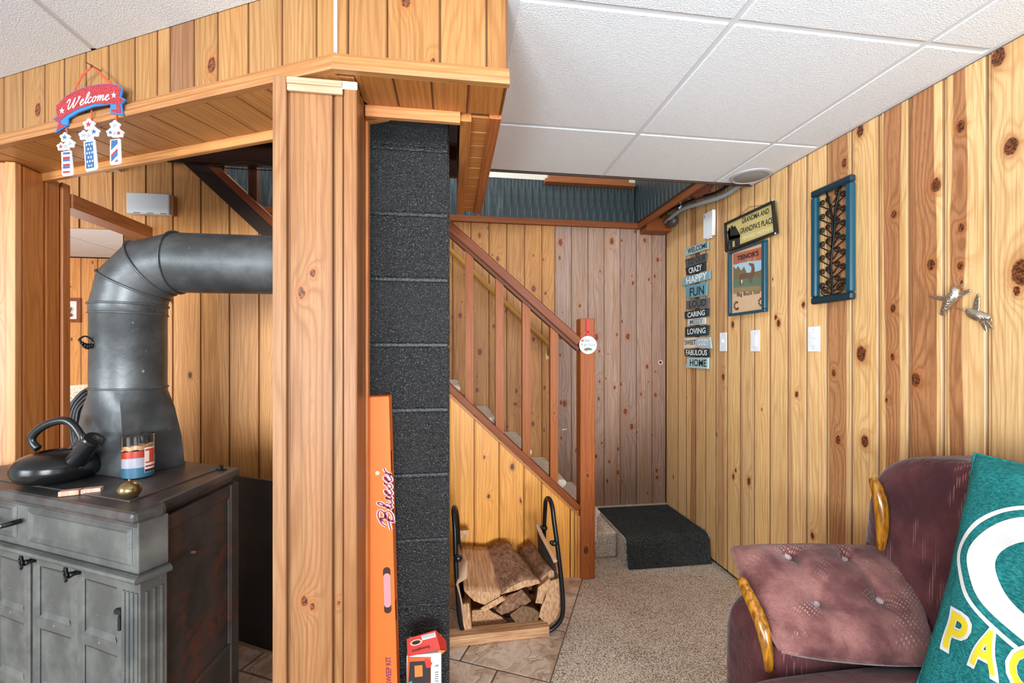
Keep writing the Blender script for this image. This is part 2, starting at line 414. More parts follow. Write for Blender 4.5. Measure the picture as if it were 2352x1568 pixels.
SCRIPT = {  # strokes in a unit where x-height = 1; (advance, strokes)
 'W': (2.0, [[(-.25, 1.35), (-.1, 1.75), (.2, 1.7), (.2, 1.2), (.15, .5), (.3, .02), (.55, .3), (.85, 1.1), (.98, 1.7), (.92, .9), (1.0, .05), (1.25, .3), (1.6, 1.1), (1.75, 1.65), (1.55, 1.7), (1.6, 1.4)]]),
 'e': (.75, [[(.0, .35), (.3, .55), (.52, .85), (.38, 1.02), (.15, .8), (.1, .35), (.3, .0), (.55, .1), (.8, .38)]]),
 'l': (.5, [[(.0, .35), (.3, .95), (.5, 1.7), (.35, 2.0), (.2, 1.6), (.15, .5), (.28, .02), (.55, .35)]]),
 'c': (.7, [[(.5, .85), (.35, 1.02), (.12, .75), (.1, .3), (.3, .0), (.52, .1), (.75, .38)]]),
 'o': (.78, [[(.4, 1.0), (.15, .85), (.08, .35), (.25, .0), (.5, .15), (.58, .6), (.45, .98), (.5, .8), (.82, .75)]]),
 'm': (1.25, [[(.0, .75), (.15, 1.0), (.2, .7), (.15, .0), (.25, .6), (.45, 1.0), (.55, .8), (.52, .0), (.62, .6), (.85, 1.0), (.95, .75), (.92, .15), (1.05, .02), (1.25, .35)]]),
 'B': (1.5, [[(.1, 1.3), (.4, 1.55), (.42, 1.0), (.3, -.3)], [(-.35, 1.0), (-.1, 1.6), (.6, 2.0), (1.15, 1.75), (1.0, 1.2), (.5, .95), (1.05, .95), (1.3, .5), (1.0, .05), (.5, -.05), (.3, .2)], [(-.6, .3), (.0, .5), (.7, .6)]]),
 'u': (.9, [[(.05, .95), (.08, .3), (.25, .0), (.5, .25), (.6, .95), (.6, .3), (.72, .02), (.92, .3)]]),
 's': (.65, [[(.0, .3), (.3, .75), (.42, 1.05), (.45, .6), (.5, .25), (.3, .0), (.1, .1)]]),
 'r': (.6, [[(.1, .95), (.15, .0), (.2, .5), (.4, .9), (.62, .98)]]),
 'z': (.65, [[(.05, .9), (.5, .95), (.1, .05), (.6, .08)]]),
}
def script_word(mb, word, fn, w, z, mi=0, slant=.25):
    x = 0; segs = []
    for ch in word:
        adv, st = SCRIPT[ch]
        for s_ in st: segs.append([(x+p[0]+slant*p[1], p[1]) for p in smooth_pts(s_)])
        x += adv
    for s_ in segs: ribbon(mb, [fn(p[0]/x, p[1]) for p in s_], w, z, mi)

# ------------------------------------------------------------------ planks
def rtone(base, v=.08):
    k = 1+random.uniform(-v, v); h = random.uniform(-.5, .5)*v
    return [min(1, base[0]*k*(1+h*.3)), base[1]*k, base[2]*k*(1-h)]
def plank(M, w, bl, br, tl, tr, t=.016, mat=None, tone=(.6, .35, .15), heart=(0, 0, 0), knots=(), parent=None, name='plank', lip=.005, ch=.005, g=.004):
    """tongue-and-groove board: x across (centred), y into the wall, z along; heights of left/right at bottom and top"""
    prof = [(-w/2+.0005, t), (-w/2+.0005, g), (-w/2+lip, g), (-w/2+lip+ch, 0), (w/2-ch, 0), (w/2-.0005, g), (w/2-.0005, t)] if w > 3*(lip+ch) else [(-w/2+.0003, t), (-w/2+.0003, 0), (w/2-.0003, 0), (w/2-.0003, t)]
    n = len(prof); f = lambda a, b, x: a+(b-a)*(x/w+.5)
    mb = MB(); mb.add([(x, y, f(bl, br, x)) for x, y in prof]+[(x, y, f(tl, tr, x)) for x, y in prof],
           [(i, i+1, n+i+1, n+i) for i in range(n-1)]+[tuple(range(n))[::-1], tuple(range(n, 2*n)), (n-1, 0, n, 2*n-1)])
    o = ob(name, mb, mat or PINE, parent, M)
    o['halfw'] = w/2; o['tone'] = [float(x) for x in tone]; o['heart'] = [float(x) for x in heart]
    for i, k in enumerate(knots[:3]): o['k%d' % (i+1)] = [float(x) for x in k]
    return o
def board(name, mb, parent, tone, mat=None, M=None, axis='z', bevel=.002, **kw):
    """a trim board; axis = world direction of the grain"""
    if M is None and axis != 'z':
        if axis == 'x': R = fr((0, 0, 0), Vector((0, 0, 1)), Vector((0, 1, 0)), Vector((-1, 0, 0)))
        else: R = fr((0, 0, 0), Vector((1, 0, 0)), Vector((0, 0, 1)), Vector((0, -1, 0)))
        vs = mb.v; c = sum(vs, Vector())/len(vs); R.translation = c; Ri = R.inverted(); mb.v = [Ri @ v for v in vs]; M = R
    o = ob(name, mb, mat or PLAIN, parent, M, bevel=bevel); o['tone'] = [float(x) for x in tone]
    return o
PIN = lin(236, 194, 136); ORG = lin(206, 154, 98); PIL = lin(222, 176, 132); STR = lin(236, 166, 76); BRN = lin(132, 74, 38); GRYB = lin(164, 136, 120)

# ================================================================== SETTING
CZ = 2.213; WX = 1.62; BY = 3.12; SY = 2.45
fl = ob('floor', MB().box(-4.2, WX+.06, -.6, 4.7, -.05, -.001), CARPET); tag(fl, kind='structure')
wr = ob('wall_right', MB().box(WX+.016, WX+.08, -.6, BY+.1, 0, 3.0), DARKGAP); tag(wr, 'knotty pine plank wall with pictures and switches', kind='structure')
jr = [1530, 1556.6, 1575.6, 1597, 1620, 1643.6, 1670, 1699.5, 1732, 1768, 1809, 1852.4, 1899, 1956, 2018, 2087, 2166.5, 2266.6, 2392, 2560, 2800, 3200]
ys = [onX(x, 800, WX).y for x in jr]; ys[0] = BY
hearts = {2: (0.3, .3, .8), 5: (0, .25, .6), 7: (-.4, .12, .5), 12: (-.05, .34, .9), 14: (-.03, .26, 1), 15: (-.1, .38, 1), 16: (-.16, .14, 1), 10: (-.4, .1, .5)}
kn = {17: [(2322, 336, .017), (2348, 625, .026), (2293, 132, .018)], 16: [(2206, 291, .013), (2208, 522, .009), (2206, 610, .009)], 15: [(2138, 608, .013), (2103, 872, .016), (2150, 425, .016)],
      14: [(2053, 492, .01), (2051, 708, .01), (2050, 820, .009)], 13: [(1978, 812, .021), (1986, 1013, .016), (1976, 300, .016)], 12: [(1925, 1010, .012), (1939, 375, .012), (1915, 856, .01)],
      11: [(1866, 1230, .01), (1905, 1150, .01)], 10: [(1830, 905, .009), (1845, 700, .009)], 9: [(1788, 742, .012), (1782, 728, .008)], 8: [(1722, 1108, .015), (1750, 940, .005)], 7: [(1720, 1105, .013)], 6: [(1683, 745, .012), (1690, 1080, .007)], 5: [(1661, 866, .012)], 18: [(2440, 700, .02)], 3: [(1610, 700, .01)]}
for i in range(len(ys)-1):
    a, b = ys[i], ys[i+1]
    wd = a-b; yc = (a+b)/2
    M = fr((WX, yc, .02), Vector((0, -1, 0)), Vector((1, 0, 0)), Zv)
    far = max(0, min(1, (yc-1.0)/2.1))
    tn = rtone(PIN, .10)
    h = hearts.get(i, (0, 0, 0)); ks = []
    for (px, py, s) in kn.get(i, []):
        q = onX(px, py, WX); ks.append((yc-q.y, q.z-.02, s))
    plank(M, wd, 0, 0, 2.62 if yc > 2.15 else CZ-.02, 2.62 if yc > 2.15 else CZ-.02, tone=tn, heart=(h[0]*wd, h[1]*wd, h[2]), knots=ks, parent=wr, lip=.007, ch=.006)

# back wall of the stairs
wb = ob('wall_back', MB().box(-2.1, WX, BY+.016, BY+.08, 0, 3.4), DARKGAP); tag(wb, 'dark plank wall behind the stairs', kind='structure')
jb = [1007, 1040, 1082, 1123.5, 1164, 1205, 1245, 1275, 1312.6, 1350.7, 1388, 1425, 1462, 1497.6, 1530]
xs = [onY(x, 800, BY).x for x in jb]; xs[-1] = WX
x = xs[0]
while x > -2.0: x -= .125; xs.insert(0, x)
n0 = len(xs)-len(jb)
WT = 2.25
INKH = simple('hole_dark', lin(20, 16, 14), .9)
for i in range(len(xs)-1):
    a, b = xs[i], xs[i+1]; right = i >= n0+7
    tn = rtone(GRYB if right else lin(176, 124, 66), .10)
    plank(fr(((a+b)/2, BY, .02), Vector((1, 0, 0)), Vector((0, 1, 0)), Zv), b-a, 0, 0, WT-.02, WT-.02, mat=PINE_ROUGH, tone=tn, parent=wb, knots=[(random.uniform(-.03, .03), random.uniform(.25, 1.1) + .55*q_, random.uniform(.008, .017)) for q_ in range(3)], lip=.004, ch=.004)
q_ = onY(1517, 832, BY)
ob('knot_hole', MB().lathe([(0, 0), (.010, 0), (.016, .001), (.018, 0)], n=16), simple('pale_ring', lin(206, 178, 160), .7), wb, fr((q_.x, BY-.0005, q_.z), Vector((1, 0, 0)), Vector((0, 0, 1)), Vector((0, -1, 0))))
ob('knot_hole', MB().lathe([(0, .0015), (.009, .0015), (.010, 0)], n=16), INKH, wb, fr((q_.x, BY-.0005, q_.z), Vector((1, 0, 0)), Vector((0, 0, 1)), Vector((0, -1, 0))))
q_ = onY(1302, 984, BY)
ob('peg', MB().tube([(q_.x, BY, q_.z), (q_.x-.01, BY-.02, q_.z), (q_.x-.045, BY-.022, q_.z-.004)], .004, 6), SATINW, wb, smooth=True)
# blue-grey beadboard above, behind and at the right of the stairwell
BLUE = None
def m_blue():
    g = G('blue_grey_grained_panel'); co = g.co()
    a = g.noise(g.vmath('MULTIPLY', co, (60, 60, 5)), 1.0, 3, .6)
    c = g.mix(g.sstep(a, .42, .68), lin(40, 50, 54), lin(82, 92, 90))
    return g.done(c, .38, g.bump(a, .12, .001))
BLUE = m_blue()
ub = thing('wall_back_upper', None, None, (0, BY, WT), kind='structure'); ub['label'] = 'blue-grey grooved panelling above the back wall'
x = -2.0; k = 0
while x < 1.36:
    wdt = (.052 if x > .3 else .14); wdt = min(wdt, 1.37-x)
    top = 2.57
    plank(fr((x+wdt/2, BY-.004, WT+.03), Vector((1, 0, 0)), Vector((0, 1, 0)), Zv), wdt, 0, 0, top-WT-.03, top-WT-.03, mat=BLUE, parent=ub, name='panel_board', lip=.0015, ch=.0015, g=.002)
    x += wdt
ob('cream_panel', MB().box(-2.0, WX, BY+.0, BY+.012, 2.565, 3.6), CREAM, ub)
y = 2.16
while y < BY-.02:
    wdt = min(.052, BY-.01-y)
    plank(fr((1.37, y+wdt/2, WT+.03), Vector((0, -1, 0)), Vector((1, 0, 0)), Zv), wdt, 0, 0, .9, .9, mat=BLUE, parent=ub, name='panel_board', lip=.0015, ch=.0015, g=.002)
    y += wdt
tb = board('trim_1', MB().box(-2.0, 1.385, BY-.03, BY-.001, WT-.012, WT+.03), None, BRN, axis='x', mat=DARKW); tag(tb, 'brown stained trim board between pine and blue panelling', kind='structure')
p0 = onY(1252, 408, BY-.06); p1 = onY(1458, 408, BY-.06)
mbx = MB().box(p0.x, p1.x, BY-.07, BY-.010, 2.535, 2.56).box(p0.x+.03, p1.x-.04, BY-.05, BY-.009, 2.56, 2.61)
tag(board('trim_2', mbx, None, lin(170, 104, 62), axis='x', mat=DARKW), 'brown wood ledge on the blue panelling under the ceiling edge', kind='structure')

# joist bay with pipes at the right of the stairwell
jb_ = thing('joist_bay', 'open joist bay with pipes and wires above the far pine wall', 'joist', (1.49, 2.7, 2.2))
board('joist', MB().box(1.385, 1.40, 2.17, BY-.005, 2.235, 2.42), jb_, BRN, axis='y', mat=DARKW)
board('joist', MB().box(1.41, WX-.02, 3.0, BY-.005, 2.2, 2.32), jb_, BRN, axis='x', mat=DARKW)
board('joist', MB().box(1.40, WX-.02, 2.17, 3.1, 2.40, 2.42), jb_, lin(70, 40, 26), axis='y', mat=DARKW)
board('block', MB().box(1.41, WX-.02, 2.80, 2.84, 2.3, 2.40), jb_, BRN, axis='x', mat=DARKW)
PIPEG = simple('grey_plastic_pipe', lin(150, 156, 160), .4)
ob('pipe', MB().tube(smooth_pts([(1.585, 2.17, 2.24), (1.575, 2.35, 2.225), (1.54, 2.55, 2.245), (1.53, 2.75, 2.27), (1.55, 3.0, 2.26)]), .014, 8), PIPEG, jb_, smooth=True)
ob('pipe', MB().tube(smooth_pts([(1.55, 2.17, 2.27), (1.55, 2.35, 2.25), (1.51, 2.55, 2.27), (1.49, 2.85, 2.29), (1.52, 3.0, 2.30)]), .009, 6), STEELB, jb_, smooth=True)
def crumple(q, p): return q*(1+.25*math.sin(p.x*9+p.y*7)*math.cos(p.z*11+p.y*5))
ob('insulation', MB().superq((1.47, 2.42, 2.31), (.05, .12, .055), .8, 24, 16, crumple), simple('brown_paper', lin(120, 64, 44), .7, bumps=(30, .6, .01)), jb_, smooth=True)
ob('bracket', MB().tube([(1.50, 2.72, 2.34), (1.50, 2.68, 2.28), (1.47, 2.65, 2.25)], .006, 6), SATINW, jb_)
ob('duct', MB().superq((1.57, 2.93, 2.25), (.035, .05, .04), .9, 20, 12), simple('dull_tin', lin(84, 80, 74), .5, .5), jb_, smooth=True)

# ceiling of 2x2 lay-in tiles
KX, KY = -.277, 1.102                        # corner of the soffit fascia
sl = Vector((-.906, .4226))                  # direction of its slanted leg
ce = thing('ceiling', 'white textured lay-in tile ceiling', None, (0.4, 0.8, CZ), kind='structure')
def clip(poly, P, n):                        # keep the side where (p-P).n <= 0
    out = []
    for i in range(len(poly)):
        a, b = Vector(poly[i]), Vector(poly[(i+1) % len(poly)]); da, db = (a-P).dot(n), (b-P).dot(n)
        if da <= 0: out.append(tuple(a))
        if da*db < 0: out.append(tuple(a+(b-a)*(da/(da-db))))
    return out
gx = [-2.89, -2.28, -1.67, -1.06, -.45, .16, .77, 1.385, WX-.01]; gy = [-.73, -.12, .49, 1.10, 1.71, 2.15]
nslant = Vector((.4226, .906))
for i in range(len(gx)-1):
    for j in range(len(gy)-1):
        x0, x1, y0, y1 = gx[i]+.010, gx[i+1]-.010, gy[j]+.010, gy[j+1]-.010
        poly = [(x0, y0), (x1, y0), (x1, y1), (x0, y1)]
        if gx[i] < .1:
            if gx[i] > -.5:
                yl = KY+(x0-KX)/sl.x*sl.y-.003
                if y0 > KY-.02: poly = [(x0, y0), (KX-.08, y0), (x0, yl)]
                else: poly = [(x0, y0), (x1, y0), (x1, min(y1, KY-.003)), (KX, min(y1, KY-.003)), (x0, min(y1, yl))]
            else: poly = clip(poly, Vector((KX, KY)), nslant) if len(poly) > 2 else poly
        if len(poly) < 3: continue
        ar = abs(sum(poly[q][0]*poly[(q+1) % len(poly)][1]-poly[(q+1) % len(poly)][0]*poly[q][1] for q in range(len(poly))))
        if ar < .0008: continue
        M = fr(((x0+x1)/2, (y0+y1)/2, CZ), Vector((1, 0, 0)), Vector((0, -1, 0)), Vector((0, 0, -1)))
        pl = [(p[0]-(x0+x1)/2, -(p[1]-(y0+y1)/2)) for p in poly]
        ob('ceiling_tile', MB().prism(pl, -.012, .0, sc=1.0), CEIL, ce, M, bevel=.002)
GBAR = simple('shaded_bar_white', lin(214, 216, 220), .6)  # white darkened for the shaded look of the recessed bars
def bar(x0, x1, y0, y1, nm='grid_bar', dz=0): ob(nm, MB().box(x0, x1, y0, y1, CZ+.004+dz, CZ+.03), GBAR, ce)
for gxx in gx[1:-1]:
    yend = 2.15 if gxx > .1 else (KY if gxx > KX else KY+(gxx-KX)/sl.x*sl.y)
    bar(gxx-.011, gxx+.011, -.73, yend-.002)
for gyy in gy[1:-1]:
    xa = .15 if gyy > 1.102 else -2.8
    bar(xa, WX-.01, gyy-.012, gyy+.012, dz=.001)
for gyy in (1.71, 1.10):
    xb = KX+(gyy-KY)/sl.y*sl.x
    bar(-2.8, xb-.03, gyy-.012, gyy+.012, dz=.001)
bar(.143, .176, -.6, 2.15, 'wall_angle', dz=-.005)
bar(WX-.022, WX-.006, -.73, 2.15, 'wall_angle', dz=-.004)
bar(WX-.0055, WX+.016, -.73, 2.15, 'wall_angle', dz=.004)
ob('edge_strip', MB().box(.15, WX-.01, 2.15, 2.162, CZ-.004, CZ+.12), simple('dark_edge', lin(70, 52, 44), .7), ce)
ob('subfloor', MB().box(-2.9, WX, -.7, 1.1, CZ+.1, CZ+.12).box(.16, WX, 1.1, 2.15, CZ+.1, CZ+.12), DARKGAP, ce)

# hearth tiles, laid askew
a26 = math.radians(26); tx = Vector((math.cos(a26), -math.sin(a26), 0)); ty = Vector((math.sin(a26), math.cos(a26), 0))
T0 = Vector((.036, 1.85, 0)); hearth = thing('floor_hearth', None, None, T0, kind='structure'); hearth['label'] = 'rough slate-look tile hearth set askew'
right_edge = (Vector((.39, 1.686, 0))-T0).dot(tx)
ME = fr(T0, tx, ty, Zv)
mbg = MB().prism([(-2.6, -1.6), (right_edge, -1.6), (right_edge, 1.15), (-2.6, 1.15)], -.003, .004)
def clipwall(poly, org):                     # keep in front of the stair wall (y < SY)
    P = Vector((0, SY-.0)); out = []
    n = Vector((tx.y, ty.y))                 # gradient of world y in tile coordinates
    pp = [Vector(p) for p in poly]
    f = lambda p: T0.y+p.x*tx.y+p.y*ty.y-(SY-.001)
    for i in range(len(pp)):
        a, b = pp[i], pp[(i+1) % len(pp)]
        if f(a) <= 0: out.append(tuple(a))
        if f(a)*f(b) < 0: out.append(tuple(a+(b-a)*(f(a)/(f(a)-f(b)))))
    return out
mbg = MB().prism(clipwall([(-2.6, -1.6), (right_edge, -1.6), (right_edge, 1.15), (-2.6, 1.15)], None), -.003, .004)
ob('grout_bed', mbg, GROUT, hearth, ME)
rows = [(0, 0.0), (1, .18), (2, 0.05), (-1, .17), (-2, .0), (-3, .2)]
TW = .50
for r_, off in rows:
    y0, y1 = r_*TW*.66, (r_+1)*TW*.66
    k = -6
    while k < 4:
        xa, xb = off+k*TW, off+(k+1)*TW; k += 1
        xb = min(xb, right_edge)
        if xb-xa < .02 or xa < -2.6: continue
        poly = clipwall([(xa+.004, y0+.004), (xb-.004, y0+.004), (xb-.004, y1-.004), (xa+.004, y1-.004)], None)
        if len(poly) < 3: continue
        c = Vector((sum(p[0] for p in poly)/len(poly), sum(p[1] for p in poly)/len(poly)))
        M = fr(T0+tx*c.x+ty*c.y, tx, ty, Zv)
        ob('tile', MB().prism([(p[0]-c.x, p[1]-c.y) for p in poly], -.002, .008, sc=.995), STONE, hearth, M)

# ================================================================== SOFFIT
SZ = 1.98; FT = 2.028
sf = thing('soffit', 'angled knotty pine soffit box with moulded edge round the chimney', 'soffit', (KX, KY, SZ))
S3 = Vector((sl.x, sl.y, 0)); N3 = Vector((.4226, .906, 0)); EXs = -S3   # EXs: to the viewer's right
K3 = Vector((KX, KY, 0))
t = 0; widths = []
sizes = [.055, .105, .11, .105, .085, .09, .05, .09, .11, .10, .10, .095, .11, .1, .1, .1, .1, .1, .1]
for i, wv in enumerate(sizes):
    c = K3+S3*(t+wv/2); c.z = FT-.01
    tn = rtone(lin(172, 128, 78), .10)
    if i == 5: tn = lin(146, 104, 72)
    ks = []
    if i in (12, 4): ks = [(0.02, .06, .014)]
    plank(fr(c, EXs, N3, Zv), wv, 0, 0, CZ-FT+.01, CZ-FT+.01, tone=tn, parent=sf, knots=ks, lip=.0015, ch=.0012, g=.0012)
    t += wv
Ls = t
xr = [KX]+[onY(p, 300, KY).x for p in (800, 890, 1011, 1118, 1165)]
for i in range(5):
    a, b = xr[i], xr[i+1]
    ks = [(-.02, .155, .011)] if i == 2 else []
    plank(fr(((a+b)/2, KY, FT-.01), Vector((1, 0, 0)), Vector((0, 1, 0)), Zv), b-a, 0, 0, CZ-FT+.01, CZ-FT+.01, tone=rtone(lin(168, 120, 70), .08), parent=sf, knots=ks, lip=.0015, ch=.0012, g=.0012)
XR = xr[-1]
ob('caulk', MB().tube([(KX+.001, KY-.002, FT), (KX+.001, KY-.002, CZ)], .0045, 6), simple('white_caulk', lin(220, 216, 200), .7), sf)
# moulding
mp = [(0, 0), (-.018, 0), (-.020, .012), (-.014, .022), (-.014, .034), (-.006, .046), (0, .049)]      # (out, z)
def mould(o, d, outv, L, parent, tone, nm='moulding', mitre0=0, mitre1=0):
    n = len(mp); vs = []
    for (L_, mt) in ((0, mitre0), (L, mitre1)):
        for (q, z) in mp: vs.append((z, q, -(L_-(-q)*mt)))     # local x = up, y = into, z = -along
    M = fr(o, Zv, -Vector(outv), -Vector(d)) 
    M = fr(o, Zv, Vector(outv)*-1, Vector(d)*-1) if Zv.cross(Vector(outv)*-1).dot(Vector(d)*-1) > 0 else fr(o, Zv, Vector(outv)*-1, Vector(d))
    sgn = -1 if Zv.cross(Vector(outv)*-1).dot(Vector(d)*-1) > 0 else 1
    vs = []
    for (L_, mt) in ((0, mitre0), (L, mitre1)):
        for (q, z) in mp: vs.append((z, q, sgn*(L_+q*mt)))
    mb = MB().add(vs, [(i, (i+1) % n, n+(i+1) % n, n+i) for i in range(n)]+[tuple(range(n))[::-1], tuple(range(n, 2*n))])
    o_ = ob(nm, mb, PLAIN, parent, M); o_['tone'] = list(tone); return o_
MOT = lin(182, 126, 76)
mould((KX, KY, SZ), S3, -N3, Ls, sf, MOT, mitre0=.22)
mould((KX, KY, SZ), Vector((1, 0, 0)), Vector((0, -1, 0)), XR-KX+.004, sf, lin(184, 130, 78), mitre0=.22)
# underside boards of the slanted leg, running into depth
SW = .165; t = .0
while t < Ls-.05:
    wv = .105; c = K3+S3*(t+wv/2)
    M = fr(Vector((c.x, c.y, SZ)), Zv.cross(N3), Zv, N3)
    plank(M, wv, 0.001, 0.001, SW, SW, t=.012, tone=rtone(lin(196, 138, 78), .07), parent=sf, lip=.0025, ch=.0025, g=.003, mat=PLAIN)
    t += wv
ci = K3+N3*SW-S3*.035
def slab_dir(name, o, d, depth, L, z0, z1, out, parent, tone, mat=None, bevel=.003):
    """box starting at o, running along d, thickness out along depth"""
    o = Vector((o.x, o.y, z0)); d = Vector(d); depth = Vector(depth)
    ey = depth; ez = d; ex = ey.cross(ez)
    if ex.z < 0: ez = -d; ex = ey.cross(ez); zr = (-L, 0)
    else: zr = (0, L)
    mb = MB().box(0, z1-z0, 0, out, zr[0], zr[1])
    o_ = ob(name, mb, mat or PLAIN, parent, fr(o, ex, ey, ez), bevel=bevel); o_['tone'] = list(tone); return o_
slab_dir('edge_board', ci, S3, N3, Ls-.0, SZ-.028, SZ+.02, .018, sf, lin(206, 146, 88))
# underside of the right leg
board('corner_filler', MB().box(-.300, -.2355, KY+.012, KY+.06, SZ+.0005, SZ+.013), sf, lin(180, 116, 58), axis='y')
x = -.235
while x < XR-.001:
    wv = min(.093, XR-x)
    plank(fr((x+wv/2, KY, SZ), Vector((-1, 0, 0)), Zv, Vector((0, 1, 0))), wv, 0, 0, .128, .128, t=.012, tone=rtone(lin(180, 116, 58), .07), parent=sf, mat=PLAIN if x < -.2 or x > 0 else PINE, lip=.002, ch=.002, g=.002)
    x += wv
board('edge_board', MB().box(-.232, .026, 1.228, 1.244, SZ-.030, SZ+.01), sf, lin(206, 138, 84), axis='x')
BE = 2.085
y = 1.30
xl, xm, xh = .026, .058, .108
board('edge_board', MB().box(xl, xm, 1.245, BE, SZ-.016, SZ+.01), sf, lin(196, 128, 68), axis='y')
board('edge_board', MB().box(xh, XR, 1.232, BE, SZ-.010, SZ+.01), sf, lin(176, 104, 56), axis='y')
y = 1.245; k = 0
while y < BE-.01:
    wv = min(.086, BE-y)
    plank(fr((xm, y+wv/2, SZ), Vector((0, 1, 0)), Zv, Vector((1, 0, 0))), wv, 0, 0, xh-xm, xh-xm, t=.012, tone=rtone(lin(204, 136, 72), .06), parent=sf, mat=PLAIN, lip=.003, ch=.003, g=.004)
    y += wv
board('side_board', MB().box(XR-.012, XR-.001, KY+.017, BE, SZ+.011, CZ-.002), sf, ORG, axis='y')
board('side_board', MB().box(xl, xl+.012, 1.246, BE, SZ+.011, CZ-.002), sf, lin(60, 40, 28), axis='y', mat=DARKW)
board('end_board', MB().box(xl, XR, BE-.012, BE-.001, SZ+.011, CZ-.002), sf, ORG, axis='x')

# ================================================================== PINE COLUMNS
PY = 1.13; PX0, PX1, PYB = -.428, -.235, 1.287
col = thing('pine_column', 'tall square pine-clad column in the middle, left of the black chimney', 'column', ((PX0+PX1)/2, (PY+PYB)/2, 0))
PTop = SZ-.002
def fy(px, Y=PY): return onY(px, 800, Y).x
board('core', MB().box(PX0+.012, PX1-.012, PY+.016, PYB-.004, 0, PTop), col, PIL)
xa = [PX0, fy(660), fy(766), fy(790), PX1]
o = board('corner_board', MB().box(xa[0], xa[1], PY-.008, PY+.014, 0.002, PTop-.001), col, lin(164, 120, 82), bevel=.003)
plank(fr(((xa[1]+xa[2])/2, PY, .002), Vector((1, 0, 0)), Vector((0, 1, 0)), Zv), xa[2]-xa[1], 0, 0, PTop-.01, PTop-.01, tone=lin(158, 112, 72), heart=(0.002, .017, .35), parent=col, mat=PINE,
      knots=[(.005, onY(722, 630, PY).z, .007), (.004, onY(716, 1395, PY).z, .006), (-.014, onY(690, 1382, PY).z, .009)], lip=.004, ch=.003)
plank(fr(((xa[2]+xa[3])/2, PY, .002), Vector((1, 0, 0)), Vector((0, 1, 0)), Zv), xa[3]-xa[2], 0, 0, PTop-.01, PTop-.01, tone=lin(158, 112, 70), parent=col, mat=PLAIN, lip=.003, ch=.003, knots=[(0, onY(760, 1388, PY).z, .004)])
board('corner_board', MB().box(xa[3], PX1+.004, PY-.006, PY+.03, 0.002, PTop-.001), col, lin(158, 108, 66), bevel=.005)
board('cap_trim', MB().box(xa[1]+.002, xa[3]-.001, PY-.010, PY-.001, PTop-.036, PTop-.002).box(xa[1]+.002, xa[3]-.001, PY-.014, PY-.010, PTop-.020, PTop-.006), col, lin(200, 174, 146), axis='x', bevel=.002)
ob('caulk', MB().box(PX1-.034, PX1+.005, PY-.010, PY-.004, PTop-.022, PTop-.002, b=.002), simple('old_caulk', lin(206, 200, 184), .6), col)
Mx = lambda y: fr((PX1, y, .002), Vector((0, 1, 0)), Vector((-1, 0, 0)), Zv)
plank(Mx(PY+.06), .058, 0, 0, PTop-.005, PTop-.005, t=.011, tone=lin(150, 92, 50), parent=col, mat=PLAIN, lip=.002, ch=.002)
plank(Mx(PY+.107), .034, 0, 0, PTop-.005, PTop-.005, t=.011, tone=lin(140, 82, 44), parent=col, mat=PLAIN, lip=.002, ch=.002)
board('corner_board', MB().box(PX1-.003, PX1+.006, PYB-.030, PYB, 0.002, PTop-.001), col, lin(206, 128, 66), bevel=.003)

# left column
LX, LY, LYB = -1.52, 1.766, 1.976
lc = thing('pine_column', 'pine-clad column at the left edge of the photo, behind the stove', 'column', (LX-.1, LY+.1, 0))
board('core', MB().box(LX-.2, LX-.012, LY+.012, LYB-.004, 0, PTop), lc, ORG)
for (a, b, tt) in ((LX-.26, LX-.135, lin(206, 152, 114)), (LX-.135, LX-.03, lin(202, 146, 104))):
    plank(fr(((a+b)/2, LY, .002), Vector((1, 0, 0)), Vector((0, 1, 0)), Zv), b-a, 0, 0, PTop-.005, PTop-.005, tone=tt, parent=lc, t=.012, knots=[(.02, 1.45, .008)])
board('corner_board', MB().box(LX-.03, LX+.002, LY-.008, LY+.016, .002, PTop-.001), lc, lin(220, 158, 104), bevel=.003)
Ml = lambda y: fr((LX, y, .002), Vector((0, 1, 0)), Vector((-1, 0, 0)), Zv)
plank(Ml(LY+.062), .09, 0, 0, PTop-.005, PTop-.005, t=.011, tone=lin(200, 130, 70), parent=lc)
plank(Ml(LY+.140), .066, 0, 0, PTop-.005, PTop-.005, t=.011, tone=lin(196, 124, 66), parent=lc)
board('corner_board', MB().box(LX-.004, LX+.008, LYB-.035, LYB, .002, PTop-.001), lc, lin(190, 120, 70), bevel=.003)
# header from the left column back to the stair wall
hd = board('header_beam', MB().box(-1.60, -1.505, LYB+.002, SY-.004, 1.888, 1.945), None, lin(176, 108, 58), axis='y')
tag(hd, 'brown pine header beam running back from the left column', 'beam')

# ================================================================== CHIMNEY
CY = 1.38; CXR = -.0055; CXL = CXR-.40
ch = thing('chimney', 'black painted concrete block chimney beside the middle column', 'chimney', ((CXL+CXR)/2, CY+.2, 0))
ob('mortar', MB().box(CXL+.006, CXR-.006, CY+.006, CY+.394, 0, 2.6), MORTAR, ch)
z = 1.33-.203*6; mesh0 = None
zz = z-.203
blk = []
while zz < 2.55:
    z0 = max(zz+.004, .0); z1 = zz+.203-.004
    if z1 > .02:
        mb = MB().box(CXL, CXR, CY, CY+.4, 0, z1-z0, b=.006)
        if mesh0 and abs(z0-(zz+.004)) < 1e-6:
            o = bpy.data.objects.new('block', mesh0); COL.objects.link(o); place(o, Matrix.Translation((0, 0, z0)), ch)
        else:
            o = ob('block', mb, BLOCK, ch, Matrix.Translation((0, 0, z0)))
            if abs(z0-(zz+.004)) < 1e-6: mesh0 = o.data
    zz += .203
ob('thimble', MB().lathe([(.125, 0), (.125, .02), (.10, .02)], n=28), BLACKP, ch, fr((CXL-.02, 1.60, 1.607), Vector((0, 1, 0)), Vector((0, 0, 1)), Vector((1, 0, 0))))

